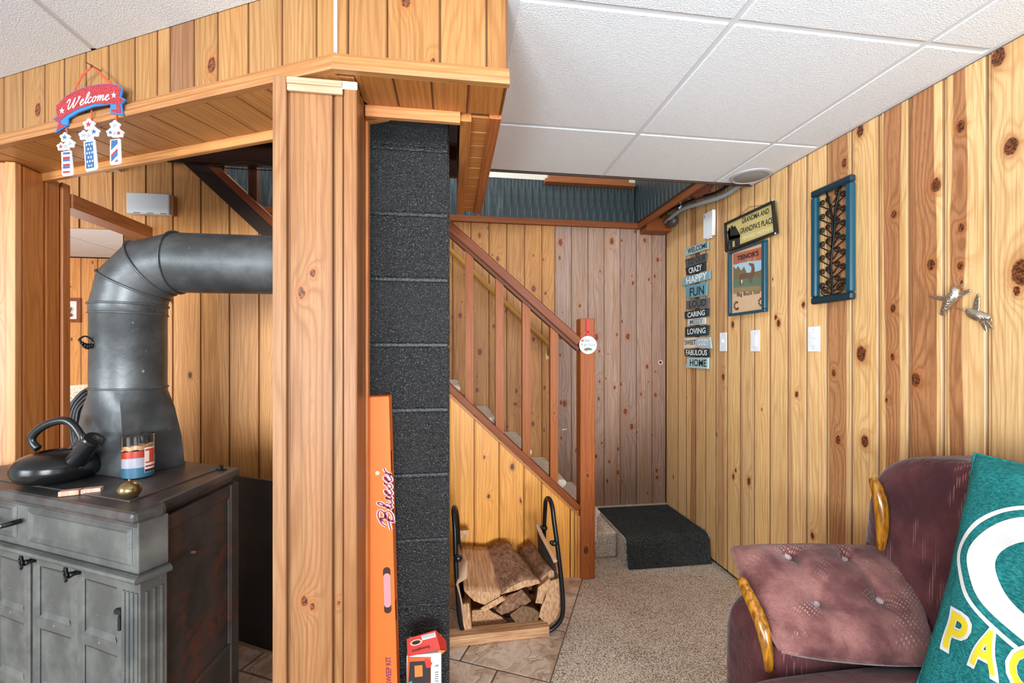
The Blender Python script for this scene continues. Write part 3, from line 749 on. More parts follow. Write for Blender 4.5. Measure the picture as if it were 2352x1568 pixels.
# ================================================================== STAIRCASE
slope = .955
capz = lambda X: 1.303-.19-slope*(X+.0015)+.008         # top of the stringer cap over the panel wall
st = thing('staircase', 'carpeted staircase climbing to the left behind a pine side wall', 'stairs', (.2, 2.8, 0))
xe = onY(1330, 1200, SY).x
jp = [xe]+[onY(p, 1200, SY).x for p in (1320, 1310, 1244, 1204, 1146.8, 1089.6)]
x = jp[-1]; i = 0
for p in (595, 527, 461, 397): pass
xl_ = [onY(p, 900, SY).x for p in (595, 527, 461, 397, 335)]
while x-.145 > xl_[0]: x -= .141; jp.append(x)
jp += xl_
x = jp[-1]
while x > -2.6: x -= .15; jp.append(x)
ks_ = {3: [], 4: [(.004, .66, .012)], 5: [(-.015, .72, .006), (.01, .50, .008)]}
for i in range(len(jp)-1):
    b, a = jp[i], jp[i+1]; xc = (a+b)/2; w_ = b-a
    tl, tr = min(capz(a)-.02, 2.60), min(capz(b)-.02, 2.60)
    zb = .003 if xc > -1.53 else 1.93
    if zb > 1 and tr < zb: continue
    tn = STR if xc > -.3 else lin(224, 162, 96)
    plank(fr((xc, SY, 0), Vector((1, 0, 0)), Vector((0, 1, 0)), Zv), w_, zb, zb, tl, tr, tone=rtone(tn, .05), parent=st, knots=ks_.get(i, []), lip=.005, ch=.004)
# stringer cap and moulding
def along(name, p0, p1, w2, th, parent, tone, mat=DARKW, y0=0, y1=0, bevel=.003):
    """board following p0->p1 in the x-z plane: thickness th (perpendicular), from y0 to y1"""
    p0 = Vector(p0); p1 = Vector(p1); d = (p1-p0); L = d.length; d.normalize(); ey = Vector((0, 1, 0)); ex = ey.cross(d)
    mb = MB().box(-th/2, th/2, y0, y1, 0, L)
    o_ = ob(name, mb, mat, parent, fr(p0, ex, ey, d), bevel=bevel); o_['tone'] = list(tone); return o_
CAPT = lin(138, 72, 32)
a_ = onY(1330, 1158, SY-.02); b0 = Vector((-1.95, 0, 0)); 
pA = (a_.x, 0, capz(a_.x)-.012); pB = (-1.5, 0, capz(-1.5)-.012)
along('stringer_cap', pA, pB, 0, .036, st, CAPT, y0=SY-.028, y1=SY+.085)
pA2 = (a_.x, 0, capz(a_.x)-.052); pB2 = (-1.5, 0, capz(-1.5)-.052)
along('stringer_moulding', pA2, pB2, 0, .014, st, lin(196, 130, 70), mat=PLAIN, y0=SY-.012, y1=SY+.0)
board('end_trim', MB().box(xe-.012, xe+.004, SY-.012, SY+.02, .003, capz(xe)-.05), st, lin(214, 150, 92))
pC = (-.62, 0, capz(-.62)-.085); pD = (-1.5, 0, capz(-1.5)-.085)
along('stringer_shade_strip', pC, pD, 0, .075, st, lin(60, 42, 34), y0=SY-.020, y1=SY-.001)  # dark strip added for the shade beneath the upper cap
# treads
def tread(z, xn, run=.21, rise=.19):
    prof = [(xn-run-.01, z-rise), (xn-run-.01, z), (xn-.012, z), (xn+.004, z-.006), (xn+.010, z-.02), (xn+.004, z-.034), (xn-.012, z-.045), (xn-.012, z-rise)]
    n = len(prof); y0, y1 = SY+.088, BY-.003
    mb = MB().add([(x, y0, zz) for x, zz in prof]+[(x, y1, zz) for x, zz in prof], [tuple(range(n))[::-1], tuple(range(n, 2*n))]+[((i+1) % n, i, n+i, n+(i+1) % n) for i in range(n)])
    ob('step', mb, CARPET, st)
for k in range(1, 11): tread(.17+.19*k, .885-.21*(k-1))
# landing
lx0 = 1.055; LYF = 2.546
prof = [(LYF+.02, .0), (LYF+.02, .12), (LYF+.004, .135), (LYF, .15), (LYF+.004, .163), (LYF+.016, .17), (BY-.002, .17), (BY-.002, 0)]
n = len(prof)
mb = MB().add([(lx0-.16, y, z) if False else (lx0, y, z) for y, z in prof]+[(WX-.003, y, z) for y, z in prof], [tuple(range(n)), tuple(range(n, 2*n))[::-1]]+[(i, (i+1) % n, n+(i+1) % n, n+i) for i in range(n)])
ob('landing', mb, CARPET, st)
ob('landing_side', MB().box(.90, lx0-.001, LYF+.12, BY-.003, 0, .165, b=.012), CARPET, st)
# mat
mbm = MB(); mw0, mw1 = 1.062, WX-.02; th = .007
pr = [(BY-.06, .171), (LYF+.016, .171), (LYF+.0, .164), (LYF-.008, .15), (LYF-.012, .13), (LYF-.016, .07), (LYF-.03, .012), (LYF-.045, .002)]
n = len(pr); vs = []
for xx in (mw0, mw1):
    for i, (y, z) in enumerate(pr):
        a = pr[max(i-1, 0)]; b = pr[min(i+1, n-1)]; d = Vector((b[0]-a[0], b[1]-a[1])).normalized(); vs += [(xx, y, z), (xx, y+d.y*th, z-d.x*th)]
fs = []
for i in range(n-1):
    a = 2*i; fs += [(a+1, a+3, 2*n+a+3, 2*n+a+1), (a, 2*n+a, 2*n+a+2, a+2), (a, a+2, a+3, a+1), (2*n+a, 2*n+a+1, 2*n+a+3, 2*n+a+2)]
fs += [(0, 1, 2*n+1, 2*n), (2*n-2, 4*n-2, 4*n-1, 2*n-1)]
tag(ob('door_mat', mbm.add(vs, fs), MAT), 'charcoal carpet mat draped over the landing step', 'mat')

# railing
ra = thing('stair_railing', 'brown stained stair railing with square balusters and newel post', 'railing', (.5, SY, 0))
q0 = onY(1350, 1328, 2.43)
nx0, nx1 = onY(1333, 900, 2.43).x, onY(1367, 900, 2.43).x
ptop = onY(1350, 731, 2.43).z
o = ob('newel_post', MB().box(nx0, nx1, 2.43, 2.515, 0.0, ptop, b=.004), DARKW, ra); o['tone'] = list(lin(166, 92, 44)); o['k1'] = [-.01, .17, .016]; o['k2'] = [0.0, .60, .008]
hA = onY(1330, 786, 2.44); hB = onY(1033, 519, 2.44)
dH = (hB-hA); dirH = dH.normalized(); far_ = hB+dirH*.55
along('handrail', (hA.x, 0, hA.z), (far_.x, 0, far_.z), 0, .05, ra, lin(134, 72, 38), y0=2.425, y1=2.50, bevel=.006)
hoff = Vector((0, 0, -.042))
along('handrail_fillet', (hA.x, 0, hA.z-.042), (far_.x, 0, far_.z-.042), 0, .022, ra, lin(104, 54, 28), y0=2.442, y1=2.485, bevel=.002)
railz = lambda X: hA.z+(X-hA.x)*(dH.z/dH.x)
bal = [(1068, 1088), (1137, 1158), (1200, 1218), (1264, 1282)]
step_ = onY(1210, 900, SY).x-onY(1148, 900, SY).x
for (a, b) in bal:
    x0 = onY(a, 900, SY).x; x1 = onY(b, 900, SY).x; xc = (x0+x1)/2; hw = .0225
    t0, t1 = railz(xc-hw)-.05, railz(xc+hw)-.05; b0_, b1_ = capz(xc-hw), capz(xc+hw)
    mb = MB(); vs = []
    for (xx, tz, bz) in ((xc-hw, t0, b0_), (xc+hw, t1, b1_)):
        for yy in (SY, SY+.04): vs += [(xx-xc, yy-SY, bz), (xx-xc, yy-SY, tz)]
    mb.add(vs, [(0, 1, 3, 2), (4, 6, 7, 5), (0, 4, 5, 1), (2, 3, 7, 6), (0, 2, 6, 4), (1, 5, 7, 3)])
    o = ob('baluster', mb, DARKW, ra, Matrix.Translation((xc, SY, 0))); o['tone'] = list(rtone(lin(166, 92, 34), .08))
    if a == 1264: o['k1'] = [0, .96, .006]
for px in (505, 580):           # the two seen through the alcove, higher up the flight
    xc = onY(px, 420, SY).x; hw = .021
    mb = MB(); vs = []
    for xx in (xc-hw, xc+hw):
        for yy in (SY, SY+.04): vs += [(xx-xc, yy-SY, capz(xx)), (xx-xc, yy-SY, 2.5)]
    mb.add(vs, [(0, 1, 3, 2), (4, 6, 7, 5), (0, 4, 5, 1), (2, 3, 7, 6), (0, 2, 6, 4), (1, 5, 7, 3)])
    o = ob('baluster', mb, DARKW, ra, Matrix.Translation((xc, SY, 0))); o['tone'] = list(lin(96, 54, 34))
wrl = thing('wall_handrail', 'round yellowed pine handrail on the wall side of the stairs', 'handrail', (.35, 3.05, 1.6))
w0 = onY(1262, 791, 3.05); w1 = onY(1033, 574, 3.05); w2 = w1+(w1-w0).normalized()*.5
d = (w2-w0); L = d.length; d.normalize(); ey = Vector((0, 1, 0))
o = ob('rail', MB().tube([(0, 0, 0), (0, 0, L)], .019, 12), DARKW, wrl, fr(w0, ey.cross(d), ey, d), smooth='auto'); o['tone'] = list(lin(176, 128, 60))
q = onY(1260, 806, 3.08)
ob('bracket', MB().tube([(q.x, 3.119, q.z-.03), (q.x, 3.06, q.z-.02), (q.x, 3.05, q.z+.035)], .007, 6).box(q.x-.014, q.x+.014, 3.112, 3.119, q.z-.06, q.z+.01), BRASS, wrl)
# header timbers over the alcove
hb = thing('floor_joists', 'dark floor joists above the stove alcove', 'joist', (-.9, 2.2, 2.3))
for (y0, y1, z0, z1, xa_, xb_) in ((2.39, 2.425, 2.27, 2.44, -1.42, .12), (2.20, 2.24, 2.36, 2.52, -2.1, .12), (1.98, 2.02, 2.42, 2.56, -2.1, -.42)):
    board('joist', MB().box(xa_, xb_, y0, y1, z0, z1), hb, lin(64, 36, 26), axis='x', mat=DARKW)
board('subfloor', MB().box(-2.3, -.42, 1.15, 2.0, 2.565, 2.58).box(-2.3, .15, 2.01, 2.42, 2.565, 2.58), hb, lin(58, 34, 24), axis='x', mat=DARKW)
fin = onY(380, 350, 2.38)
wire = hb
for pts in ([(375, 352), (430, 372), (520, 386), (640, 392)], [(380, 362), (480, 382), (560, 370), (640, 384)]):
    ob('cable', MB().tube(smooth_pts([tuple(onY(a, b, 2.33)) for a, b in pts]), .003, 5), STEELB, wire)

# ================================================================== STOVE
e1 = Vector((math.cos(math.radians(27)), -math.sin(math.radians(27)), 0)); e2 = Vector((math.sin(math.radians(27)), math.cos(math.radians(27)), 0))
F0 = Vector((-.7476, 1.147, 0)); TZ = .923
MS = lambda x=0, y=0, z=0: fr(F0+e1*x+e2*y+Zv*z, e1, e2, Zv)
sv = thing('wood_stove', 'grey cast iron parlour wood stove with panelled doors and rusty side', 'stove', F0+e1*-.5+e2*.2)
def sob(name, mb, mat, **kw): return ob(name, mb, mat, kw.pop('parent', sv), MS(), **kw)
W_ = 1.0
tp = [(-W_, 0), (0, 0), (.004, .075), (-.028, .085), (-.150, .4025), (-W_+.15, .4025), (-W_+.028, .085), (-W_-.004, .075)]
sob('top_plate', MB().prism(tp, TZ-.030, TZ-.0), IRON_TOP, bevel=.011)
tp2 = [(-W_+.02, .02), (-.02, .02), (-.02, .072), (-.05, .09), (-.165, .385), (-W_+.165, .385), (-W_+.05, .09), (-W_+.02, .072)]
sob('top_moulding', MB().prism(tp2, TZ-.045, TZ-.029), IRON_TOP, bevel=.004)
inner = [(-W_+.10, .05), (-.10, .05), (-.19, .36), (-W_+.19, .36)]
sob('griddle_plate', MB().prism(inner, TZ-.001, TZ+.004), IRON_TOP, bevel=.002)
body = [(-W_+.045, .06), (-.045, .06), (-.165, .39), (-W_+.165, .39)]
sob('firebox', MB().prism(body, .14, TZ-.044), IRON_SIDE, bevel=.003)
# front casting
fz0, fz1 = .765, TZ-.031
sob('frieze', MB().box(-W_+.018, -.018, .022, .092, fz0, fz1), IRON, bevel=.003)
def frame_rect(mb, x0, x1, z0, z1, wd, y, d):
    """raised bevelled border"""
    n = lambda a, b, c, e: [(a, y, c), (b, y, c), (b, y, e), (a, y, e)]
    o_ = n(x0, x1, z0, z1); m_ = [(p[0], y-d, p[2]) for p in n(x0+wd*.4, x1-wd*.4, z0+wd*.4, z1-wd*.4)]; i_ = n(x0+wd, x1-wd, z0+wd, z1-wd); i_ = [(p[0], y+d*.3, p[2]) for p in i_]
    vs = o_+m_+i_; fs = []
    for k in range(4):
        q = (k+1) % 4; fs += [(k, q, 4+q, 4+k), (4+k, 4+q, 8+q, 8+k)]
    fs.append((8, 9, 10, 11)); mb.add(vs, fs)
mb = MB(); frame_rect(mb, -.47, -.040, fz0+.018, fz1-.016, .018, .0215, .006); sob('frieze_panel', mb, IRON)
mb = MB(); frame_rect(mb, -.96, -.53, fz0+.018, fz1-.016, .018, .0215, .006); sob('frieze_panel', mb, IRON)
sob('handle', MB().tube(smooth_pts([(-.500, .018, .838), (-.505, -.012, .836), (-.54, -.022, .83), (-.62, -.022, .826), (-.66, .018, .825)]), [.007]*21, 8).lathe([(.012, 0), (.012, .006)], (0, 0, 0), 10), BLACKM, smooth='auto')
sob('ledge', MB().tube([(-W_+.004, .045, .755), (-W_+.004, .014, .755), (-.006, .014, .755), (-.006, .088, .755)], .0085, 8).box(-W_+.006, -.008, .016, .09, .747, .765), IRON, smooth='auto')
for s in (0, 1):
    mb = MB(); xa_, xb_ = (-.092, -.020)
    if s: xa_, xb_ = -W_+.020, -W_+.092
    mb.box(xa_, xb_, .028, .088, .12, .747)
    for k in range(4):
        xx = xa_+.012+k*(xb_-xa_-.024)/3; mb.tube([(xx, .028, .16), (xx, .028, .715)], .0045, 6)
    xo = xb_ if not s else xa_
    for k in range(3): mb.tube([(xo, .042+k*.017, .16), (xo, .042+k*.017, .715)], .0035, 6)
    sob('pilaster', mb, IRON, smooth='auto')
dw = (W_-.184)/4
def door(k):
    x0 = -.092-(k+1)*dw; x1 = x0+dw-.008
    ang = .018 if k % 2 else -.018
    M = fr(F0+e1*(x0)+e2*.040+Zv*.0, (e1+e2*ang).normalized(), (e2-e1*ang).normalized(), Zv)
    w_ = x1-x0; mb = MB().box(0, w_, .006, .022, .16, .742)
    zs = [.735, .545, .345, .165]
    st_ = .028
    mb.box(0.0, st_, 0, .008, .162, .742, b=.0035).box(w_-st_, w_, 0, .008, .162, .742, b=.0035)
    for z_ in (.722, .547, .352, .17):
        mb.box(st_-.004, w_-st_+.004, .0008, .008, z_-.018, z_+.016, b=.0035)
        # sloping lower lip that catches the light
    for (zt, zb) in ((.704, .563), (.529, .368), (.334, .186)):
        x_0, x_1 = st_+.002, w_-st_-.002
        mb.add([(x_0, .002, zb), (x_1, .002, zb), (x_1-.016, .0065, zb+.017), (x_0+.016, .0065, zb+.017)], [(0, 1, 2, 3)])
        mb.add([(x_0, .003, zt), (x_1, .003, zt), (x_1-.01, .0065, zt-.008), (x_0+.01, .0065, zt-.008)], [(0, 3, 2, 1)])
    d_ = ob('door', mb, IRON, sv, M)
    d_['label'] = 'panelled folding door leaf'
    return d_, M, w_
for k in range(4):
    d_, M, w_ = door(k)
    if k in (0, 1, 2):
        mk = MB().tube([(0, 0, 0), (0, -.012, 0), (0, -.022, 0)], [.008, .006, .009], 10)
        ring = []
        for q in range(21):
            a = 2*math.pi*q/20; rr = .015+.003*math.cos(4*a); ring.append((-.018+rr*math.cos(a)*1.1, -.020-rr*math.cos(a)*.3, rr*math.sin(a)*1.15))
        mk.tube(ring, .0032, 6, cap=False)
        Mk = M @ Matrix.Translation((.012, 0, .722))
        ob('spin_knob', mk, BLACKM if k < 2 else BLACKM, d_, Mk, smooth=True)
    if k == 0:
        ob('latch', MB().box(-.012, .012, -.012, 0, -.008, .006, b=.003).box(-.004, .004, -.008, 0, -.05, -.012, b=.002), BLACKP, d_, M @ Matrix.Translation((w_-.006, 0, .655)))
# rusty side with a raised frame
A_ = F0+e1*-.045+e2*.095; B_ = F0+e1*-.165+e2*.39
sd = (B_-A_); Ls_ = sd.length; sd.normalize(); si = Vector((-sd.y, sd.x, 0))
MSd = fr(A_, sd, si, Zv)
mb = MB().box(-.012, Ls_, -.006, .0, .14, TZ-.045)
mb.box(Ls_-.045, Ls_, -.016, -.006, .14, TZ-.046, b=.003).box(-.012, Ls_-.04, -.012, -.006, TZ-.085, TZ-.046, b=.003).box(-.012, Ls_-.04, -.012, -.006, .14, .36, b=.003)
mb.tube([(0.02, -.010, .362), (Ls_-.047, -.010, .362)], .006, 6).tube([(Ls_-.047, -.010, .362), (Ls_-.047, -.010, TZ-.087)], .004, 6)
ob('side_plate', mb, IRON_SIDE, sv, MSd, smooth=False)
ob('bolt', MB().lathe([(.004, 0), (.004, .012), (.002, .014), (0, .014)], n=8), simple('rust_bolt', lin(110, 70, 50), .7), sv, MSd @ fr((.10, -.004, .74), Vector((1, 0, 0)), Zv, Vector((0, -1, 0))))
sob('base', MB().box(-W_+.03, -.03, .04, .36, .055, .141).box(-W_+.05, -W_+.11, .06, .12, .008, .055).box(-.11, -.05, .06, .12, .008, .055).box(-W_+.2, -W_+.26, .30, .35, .008, .055).box(-.26, -.2, .30, .35, .008, .055), IRON, bevel=.004)
sob('bolt', MB().box(-.195, -.160, .345, .36, TZ, TZ+.004).lathe([(.008, 0), (.008, .012), (.004, .014), (0, .014)], (-.178, .352, TZ+.003), 8), BLACKM)

# ------------------------------------------------------------------ stove pipe
XP, YP, ZP, R = -1.052, 1.60, 1.607, .099
pp = thing('stove_pipe', 'black metal stove pipe elbowing from the stove top into the chimney', 'pipe', (XP, YP, TZ))
# boot: rectangle to round
nb = 40; vs = []
def ringc(z, k):      # k 0 = rectangle, 1 = circle
    out = []
    for i in range(nb):
        a = 2*math.pi*i/nb; c_, s_ = math.cos(a), math.sin(a)
        m = max(abs(c_), abs(s_)); rx, ry = .128, .088
        rect = e1*(c_/m*rx)+e2*(s_/m*ry); cir = Vector((c_*R, s_*R, 0)); cir = e1*cir.x+e2*cir.y
        p = rect*(1-k)+cir*k; out.append((XP+p.x, YP+p.y, z))
    return out
lv = [(TZ+.006, 0), (TZ+.02, 0), (TZ+.10, .15), (TZ+.20, .55), (1.178, .95), (1.190, 1.0)]
for z_, k in lv: vs += ringc(z_, k)
mb = MB().add(vs, [(j*nb+i, j*nb+(i+1) % nb, (j+1)*nb+(i+1) % nb, (j+1)*nb+i) for j in range(len(lv)-1) for i in range(nb)]+[tuple(range(nb))[::-1]])
mb.add(ringc(TZ+.005, -.06)+ringc(TZ+.016, -.06), [(i, (i+1) % nb, nb+(i+1) % nb, nb+i) for i in range(nb)]+[tuple(range(nb, 2*nb))])
bt = ob('boot', mb, PIPE, pp, smooth='auto'); bt['label'] = 'square to round pipe boot'
def bead(z): 
    return MB().tube([(XP+(R+.001)*math.cos(2*math.pi*i/48), YP+(R+.001)*math.sin(2*math.pi*i/48), z) for i in range(49)], .0035, 6, cap=False)
ob('seam_ring', bead(1.192), PIPE, pp, smooth=True)
RB = .145; z_el = ZP-RB
ob('pipe_section', MB().lathe([(R, 1.188), (R, z_el-.03), (R+.0015, z_el-.028), (R+.0015, z_el)], (XP, YP, 0), 48), PIPE, pp, smooth='auto')
ob('seam_ring', bead(z_el-.03), PIPE, pp, smooth=True)
C0 = Vector((XP+RB, YP, ZP-RB))
def eln(th, grow=0):
    return [C0+Vector((-math.cos(th), 0, math.sin(th)))*(RB+(R+grow)*math.cos(p)/math.cos(math.pi/12*.6))+Vector((0, (R+grow)*math.sin(p), 0)) for p in [2*math.pi*i/40 for i in range(40)]]
ths = [0, math.radians(27), math.radians(58), math.radians(90)]
for j in range(3):
    vs = eln(ths[j])+eln(ths[j+1])
    ob('elbow_gore', MB().add(vs, [(i, (i+1) % 40, 40+(i+1) % 40, 40+i)[::-1] for i in range(40)]), PIPE, pp, smooth=True)
for th in ths[0:4]:
    r_ = eln(th, .0015); r_.append(r_[0]); ob('seam_ring', MB().tube(r_, .004, 6, cap=False), PIPE, pp, smooth=True)
mb = MB(); Mh = fr((0, 0, 0), Vector((0, 1, 0)), Vector((0, 0, 1)), Vector((1, 0, 0)))
ob('pipe_section', MB().lathe([(R, 0), (R, CXL-.0-(XP+RB)+.0)], n=48), PIPE, pp, fr((XP+RB, YP, ZP), Vector((0, 1, 0)), Vector((0, 0, 1)), Vector((1, 0, 0))), smooth='auto')
for q in ((388, 618), (353, 713), (225, 880)):
    r_ = onP(*q, (XP, YP-.085, 0), Vector((0, 1, 0))); ob('rivet', MB().superq(r_, (.003, .003, .003), 1, 8, 6), BLACKM, pp, smooth=True)
# damper with a coiled spring handle
h0 = atS(246, 790, 1.375); h1 = atS(217, 787, 1.35); h2 = atS(181, 782, 1.32)
ax = (h2-h0).normalized()
dm = ob('damper_handle', MB().tube([h0, h1], .004, 8).tube([h1, h1+ax*.004, h1+ax*.008], [.009, .010, .006], 10), BLACKM, pp, smooth='auto')
coil = []
for i in range(61):
    a = i/60*2*math.pi*6; c_ = h0+(h1-h0)*(i/60); coil.append(c_+Vector((0, 0, 1))*.0065*math.sin(a)+ax.cross(Zv)*.0065*math.cos(a))
ob('spring', MB().tube(coil, .002, 5), BLACKM, dm, smooth=True)
coil = []
upv = Vector((0, 0, 1))
for i in range(91):
    f_ = i/90; a = f_*2*math.pi*7; rr = .018*math.sin(math.pi*min(1, f_*1.02))*.55+.004
    base_ = h1+(h2-h1)*f_+upv*(-.016*math.sin(math.pi*f_)+.004*f_)
    coil.append(base_+upv*rr*.55*math.sin(a)+ax.cross(upv)*rr*.7*math.cos(a))
ob('spring', MB().tube(coil, .0026, 5), BLACKM, dm, smooth=True)
ob('loop', MB().tube(smooth_pts([tuple(h1+(h2-h1)*f_+upv*d_) for f_, d_ in ((0, 0), (.25, .011), (.6, .016), (.9, .008), (1, 0))]), .0028, 6), BLACKM, dm, smooth=True)

# heat shield behind
hs0 = onZ(508, 1469, .0); hs1 = onZ(640, 1512, .0); dd = (hs1-hs0).normalized(); hs0 = hs0-dd*.45; Lh = (hs1-hs0).length+.12
nn = Vector((-dd.y, dd.x, 0))
hs = thing('heat_shield', 'dusty black sheet metal heat shield standing behind the stove', 'shield', hs0+dd*Lh/2)
ob('sheet', MB().box(0, Lh, 0, .012, .022, .755), BLACKP, hs, fr(hs0, dd, nn, Zv), bevel=.001)
ob('rail', MB().box(0, Lh, -.004, .020, 0.008, .022), simple('dusty_rail', lin(150, 118, 96), .8), hs, fr(hs0, dd, nn, Zv))

# kettle ----------------------------------------------------------
kc = atS(131, 1050, 1.30); kc.z = TZ+.004
kt = thing('kettle', 'squat black enamel whistling kettle on the stove top', 'kettle', kc)
kr = .097
prof = [(0, .0), (.055, .0), (.082, .008), (.096, .028), (kr, .042), (.094, .056), (.080, .072), (.056, .083), (.040, .087), (.038, .083), (.036, .080), (0, .078)]
prof = [(r_, z_) for r_, z_ in smooth_pts(prof, 3)]
ob('body', MB().lathe(prof, kc, 44), BLACKM, kt, smooth=True)
ob('opening', MB().lathe([(0, .0), (.034, 0), (.034, .002), (0, .002)], kc+Vector((0, 0, .0805)), 24), simple('dark_inside', (0.004, 0.004, 0.004), .9), kt)
K = lambda x, y: atS(x, y, 1.30)
hp = smooth_pts([tuple(K(*p)) for p in ((88, 1030), (76, 1018), (74, 1003), (86, 988), (106, 975), (130, 967), (152, 966), (168, 976), (181, 993), (187, 1008), (180, 1022), (172, 1030))], 4)
ob('handle', MB().tube(hp, [(.0085, .012)]*len(hp), 10), BLACKM, kt, smooth=True)
s0_ = atS(185, 1046, 1.275); s1_ = atS(213, 1012, 1.265)
sd_ = (s1_-s0_).normalized()
sp = ob('spout', MB().tube([s0_-sd_*.02, s0_, s1_], [.026, .0235, .0225], 20), BLACKM, kt, smooth='auto')
ob('spout_cap', MB().tube([s1_, s1_+sd_*.004, s1_+sd_*.010, s1_+sd_*.012], [.0245, .026, .024, .018], 20), BLACKM, sp, smooth='auto')
ob('trigger', MB().tube([tuple(s1_+sd_*.012), tuple(K(196, 1000)), tuple(K(178, 985))], .004, 8), BLACKM, sp, smooth=True)

# candle ----------------------------------------------------------
cc = atS(318, 1092, 1.333); cc.z = TZ+.004
cd = thing('jar_candle', 'red, white and blue layered candle in a glass jar on the stove', 'candle', cc)
cr_, chh = .040, .130
gl = G('jar_glass'); gl.b.inputs['Transmission Weight'].default_value = 1.0; gl.b.inputs['IOR'].default_value = 1.30; gl.b.inputs['Roughness'].default_value = .02
GLASS = gl.m
jar = [(0, 0), (cr_-.004, 0), (cr_, .004), (cr_, chh-.006), (cr_+.0018, chh-.003), (cr_, chh), (cr_-.003, chh), (cr_-.003, .088)]
ob('jar', MB().lathe(jar, cc, 36), GLASS, cd, smooth='auto')
def wax(z0, z1, c, nm, fn=None):
    n_ = 36; vs = []; ri = cr_-.0034
    for z_ in (z0, z1):
        for i in range(n_):
            a = 2*math.pi*i/n_; zz = z_+(fn(a) if fn else 0); vs.append((cc.x+ri*math.cos(a), cc.y+ri*math.sin(a), cc.z+zz))
    vs.append((cc.x, cc.y, cc.z+z1-.004))
    mb = MB().add(vs, [(i, (i+1) % n_, n_+(i+1) % n_, n_+i) for i in range(n_)]+[(n_+i, n_+(i+1) % n_, 2*n_) for i in range(n_)])
    o = ob('wax', mb, simple(nm, c, .35), cd, smooth='auto'); o['label'] = nm.replace('_', ' ')
wv_ = lambda a: .003*math.sin(a+1)+.001*math.sin(3*a)
wax(.004, .0335, lin(74, 138, 168), 'blue_wax')
wax(.034, .0635, lin(222, 218, 234), 'white_wax', lambda a: wv_(a)*.7)
wax(.064, .084, lin(226, 70, 36), 'red_wax', wv_)
wax(.0845, .097, lin(252, 190, 130), 'glow_tinted_wax', lambda a: wv_(a)+.004*abs(math.sin(4*a)))  # peach top layer stands for the warm glow inside the jar
ob('wick', MB().tube([cc+Vector((0, 0, .092)), cc+Vector((.001, 0, .106))], .0012, 5), BLACKM, cd)
# curved paper label
c0a = math.atan2(-cc.y, -cc.x)
def lab(a0, a1, z0, z1, rr, mat, nm, parent):
    n_ = 8; vs = []
    for z_ in (z0, z1):
        for i in range(n_+1):
            a = a0+(a1-a0)*i/n_; vs.append((cc.x+rr*math.cos(a), cc.y+rr*math.sin(a), cc.z+z_))
    return ob(nm, MB().add(vs, [(i, i+1, n_+2+i, n_+1+i) for i in range(n_)]), mat, parent, smooth=True)
l0 = c0a+.35; l1 = c0a+1.15
lb = lab(l0, l1, .018, .092, cr_+.0004, simple('label_paper', lin(236, 226, 220), .6), 'paper_label', cd)
lab(l0+.05, l1-.06, .045, .088, cr_+.0008, simple('label_red', lin(206, 74, 58), .5), 'picture', lb)
lab(l0+.06, l0+.3, .05, .082, cr_+.0011, simple('label_cream', lin(240, 212, 190), .5), 'picture', lb)
lab(l0+.05, l1-.06, .033, .038, cr_+.0008, simple('label_stripe', lin(190, 40, 36), .5), 'picture', lb)
lab(l0+.02, l1-.02, .019, .027, cr_+.0008, simple('label_dark', lin(60, 44, 38), .5), 'picture', lb)

# brass ball and wooden block --------------------------------------
bc = atS(298, 1128, 1.14); bc.z = TZ+.001
mb = MB().lathe([(r_*.95, z_) for r_, z_ in smooth_pts([(0, 0), (.014, .002), (.024, .012), (.027, .024), (.023, .036), (.013, .044), (.004, .047), (.004, .051), (0, .052)], 4)], bc, 28)
tag(ob('bell', mb, BRASS, smooth=True), 'round antique brass bell at the front corner of the stove top', 'bell')
bk = atS(187, 1112, 1.18); bk.z = TZ+.001
wx_ = (Vector((RAY(232, 1100).x, RAY(232, 1100).y, 0))*1.19-Vector((RAY(142, 1118).x, RAY(142, 1118).y, 0))*1.155).normalized(); wy_ = Vector((-wx_.y, wx_.x, 0))
kb = thing('wooden_block', 'pale notched wood block lying on the stove before the kettle', 'block', bk)
for (a, b) in ((-.043, -.0015), (.0015, .043)):
    o = ob('half', MB().box(a, b, -.011, .011, 0, .013, b=.001), PLAIN, kb, fr(bk, wx_, wy_, Zv)); o['tone'] = list(lin(222, 180, 160))
ob('groove', MB().box(-.0016, .0016, -.010, .010, .001, .011), simple('dark_slot', lin(60, 34, 26), .8), kb, fr(bk, wx_, wy_, Zv))

# door chime on the stair wall --------------------------------------
a = onY(290, 441, SY-.04); b = onY(388, 493, SY-.04)
dc = thing('door_chime', 'white door chime box on the stair wall above the stove pipe', 'chime', ((a.x+b.x)/2, SY-.02, b.z))
ob('cover', MB().box(a.x, b.x, SY-.042, SY-.002, b.z, a.z, b=.004), SATINW, dc)
ob('shadow_strip', MB().box(b.x+.0, b.x+.016, SY-.034, SY-.001, b.z+.004, a.z-.004), simple('chime_shadow', lin(150, 104, 66), .5), dc)  # wood-toned strip stands for the shadow at the right of the box
for k in range(3):
    for q in range(5): ob('vent', MB().box(a.x+.035+k*.06+q*.006, a.x+.038+k*.06+q*.006, SY-.0425, SY-.039, b.z+.002, b.z+.006), BLACKM, dc)

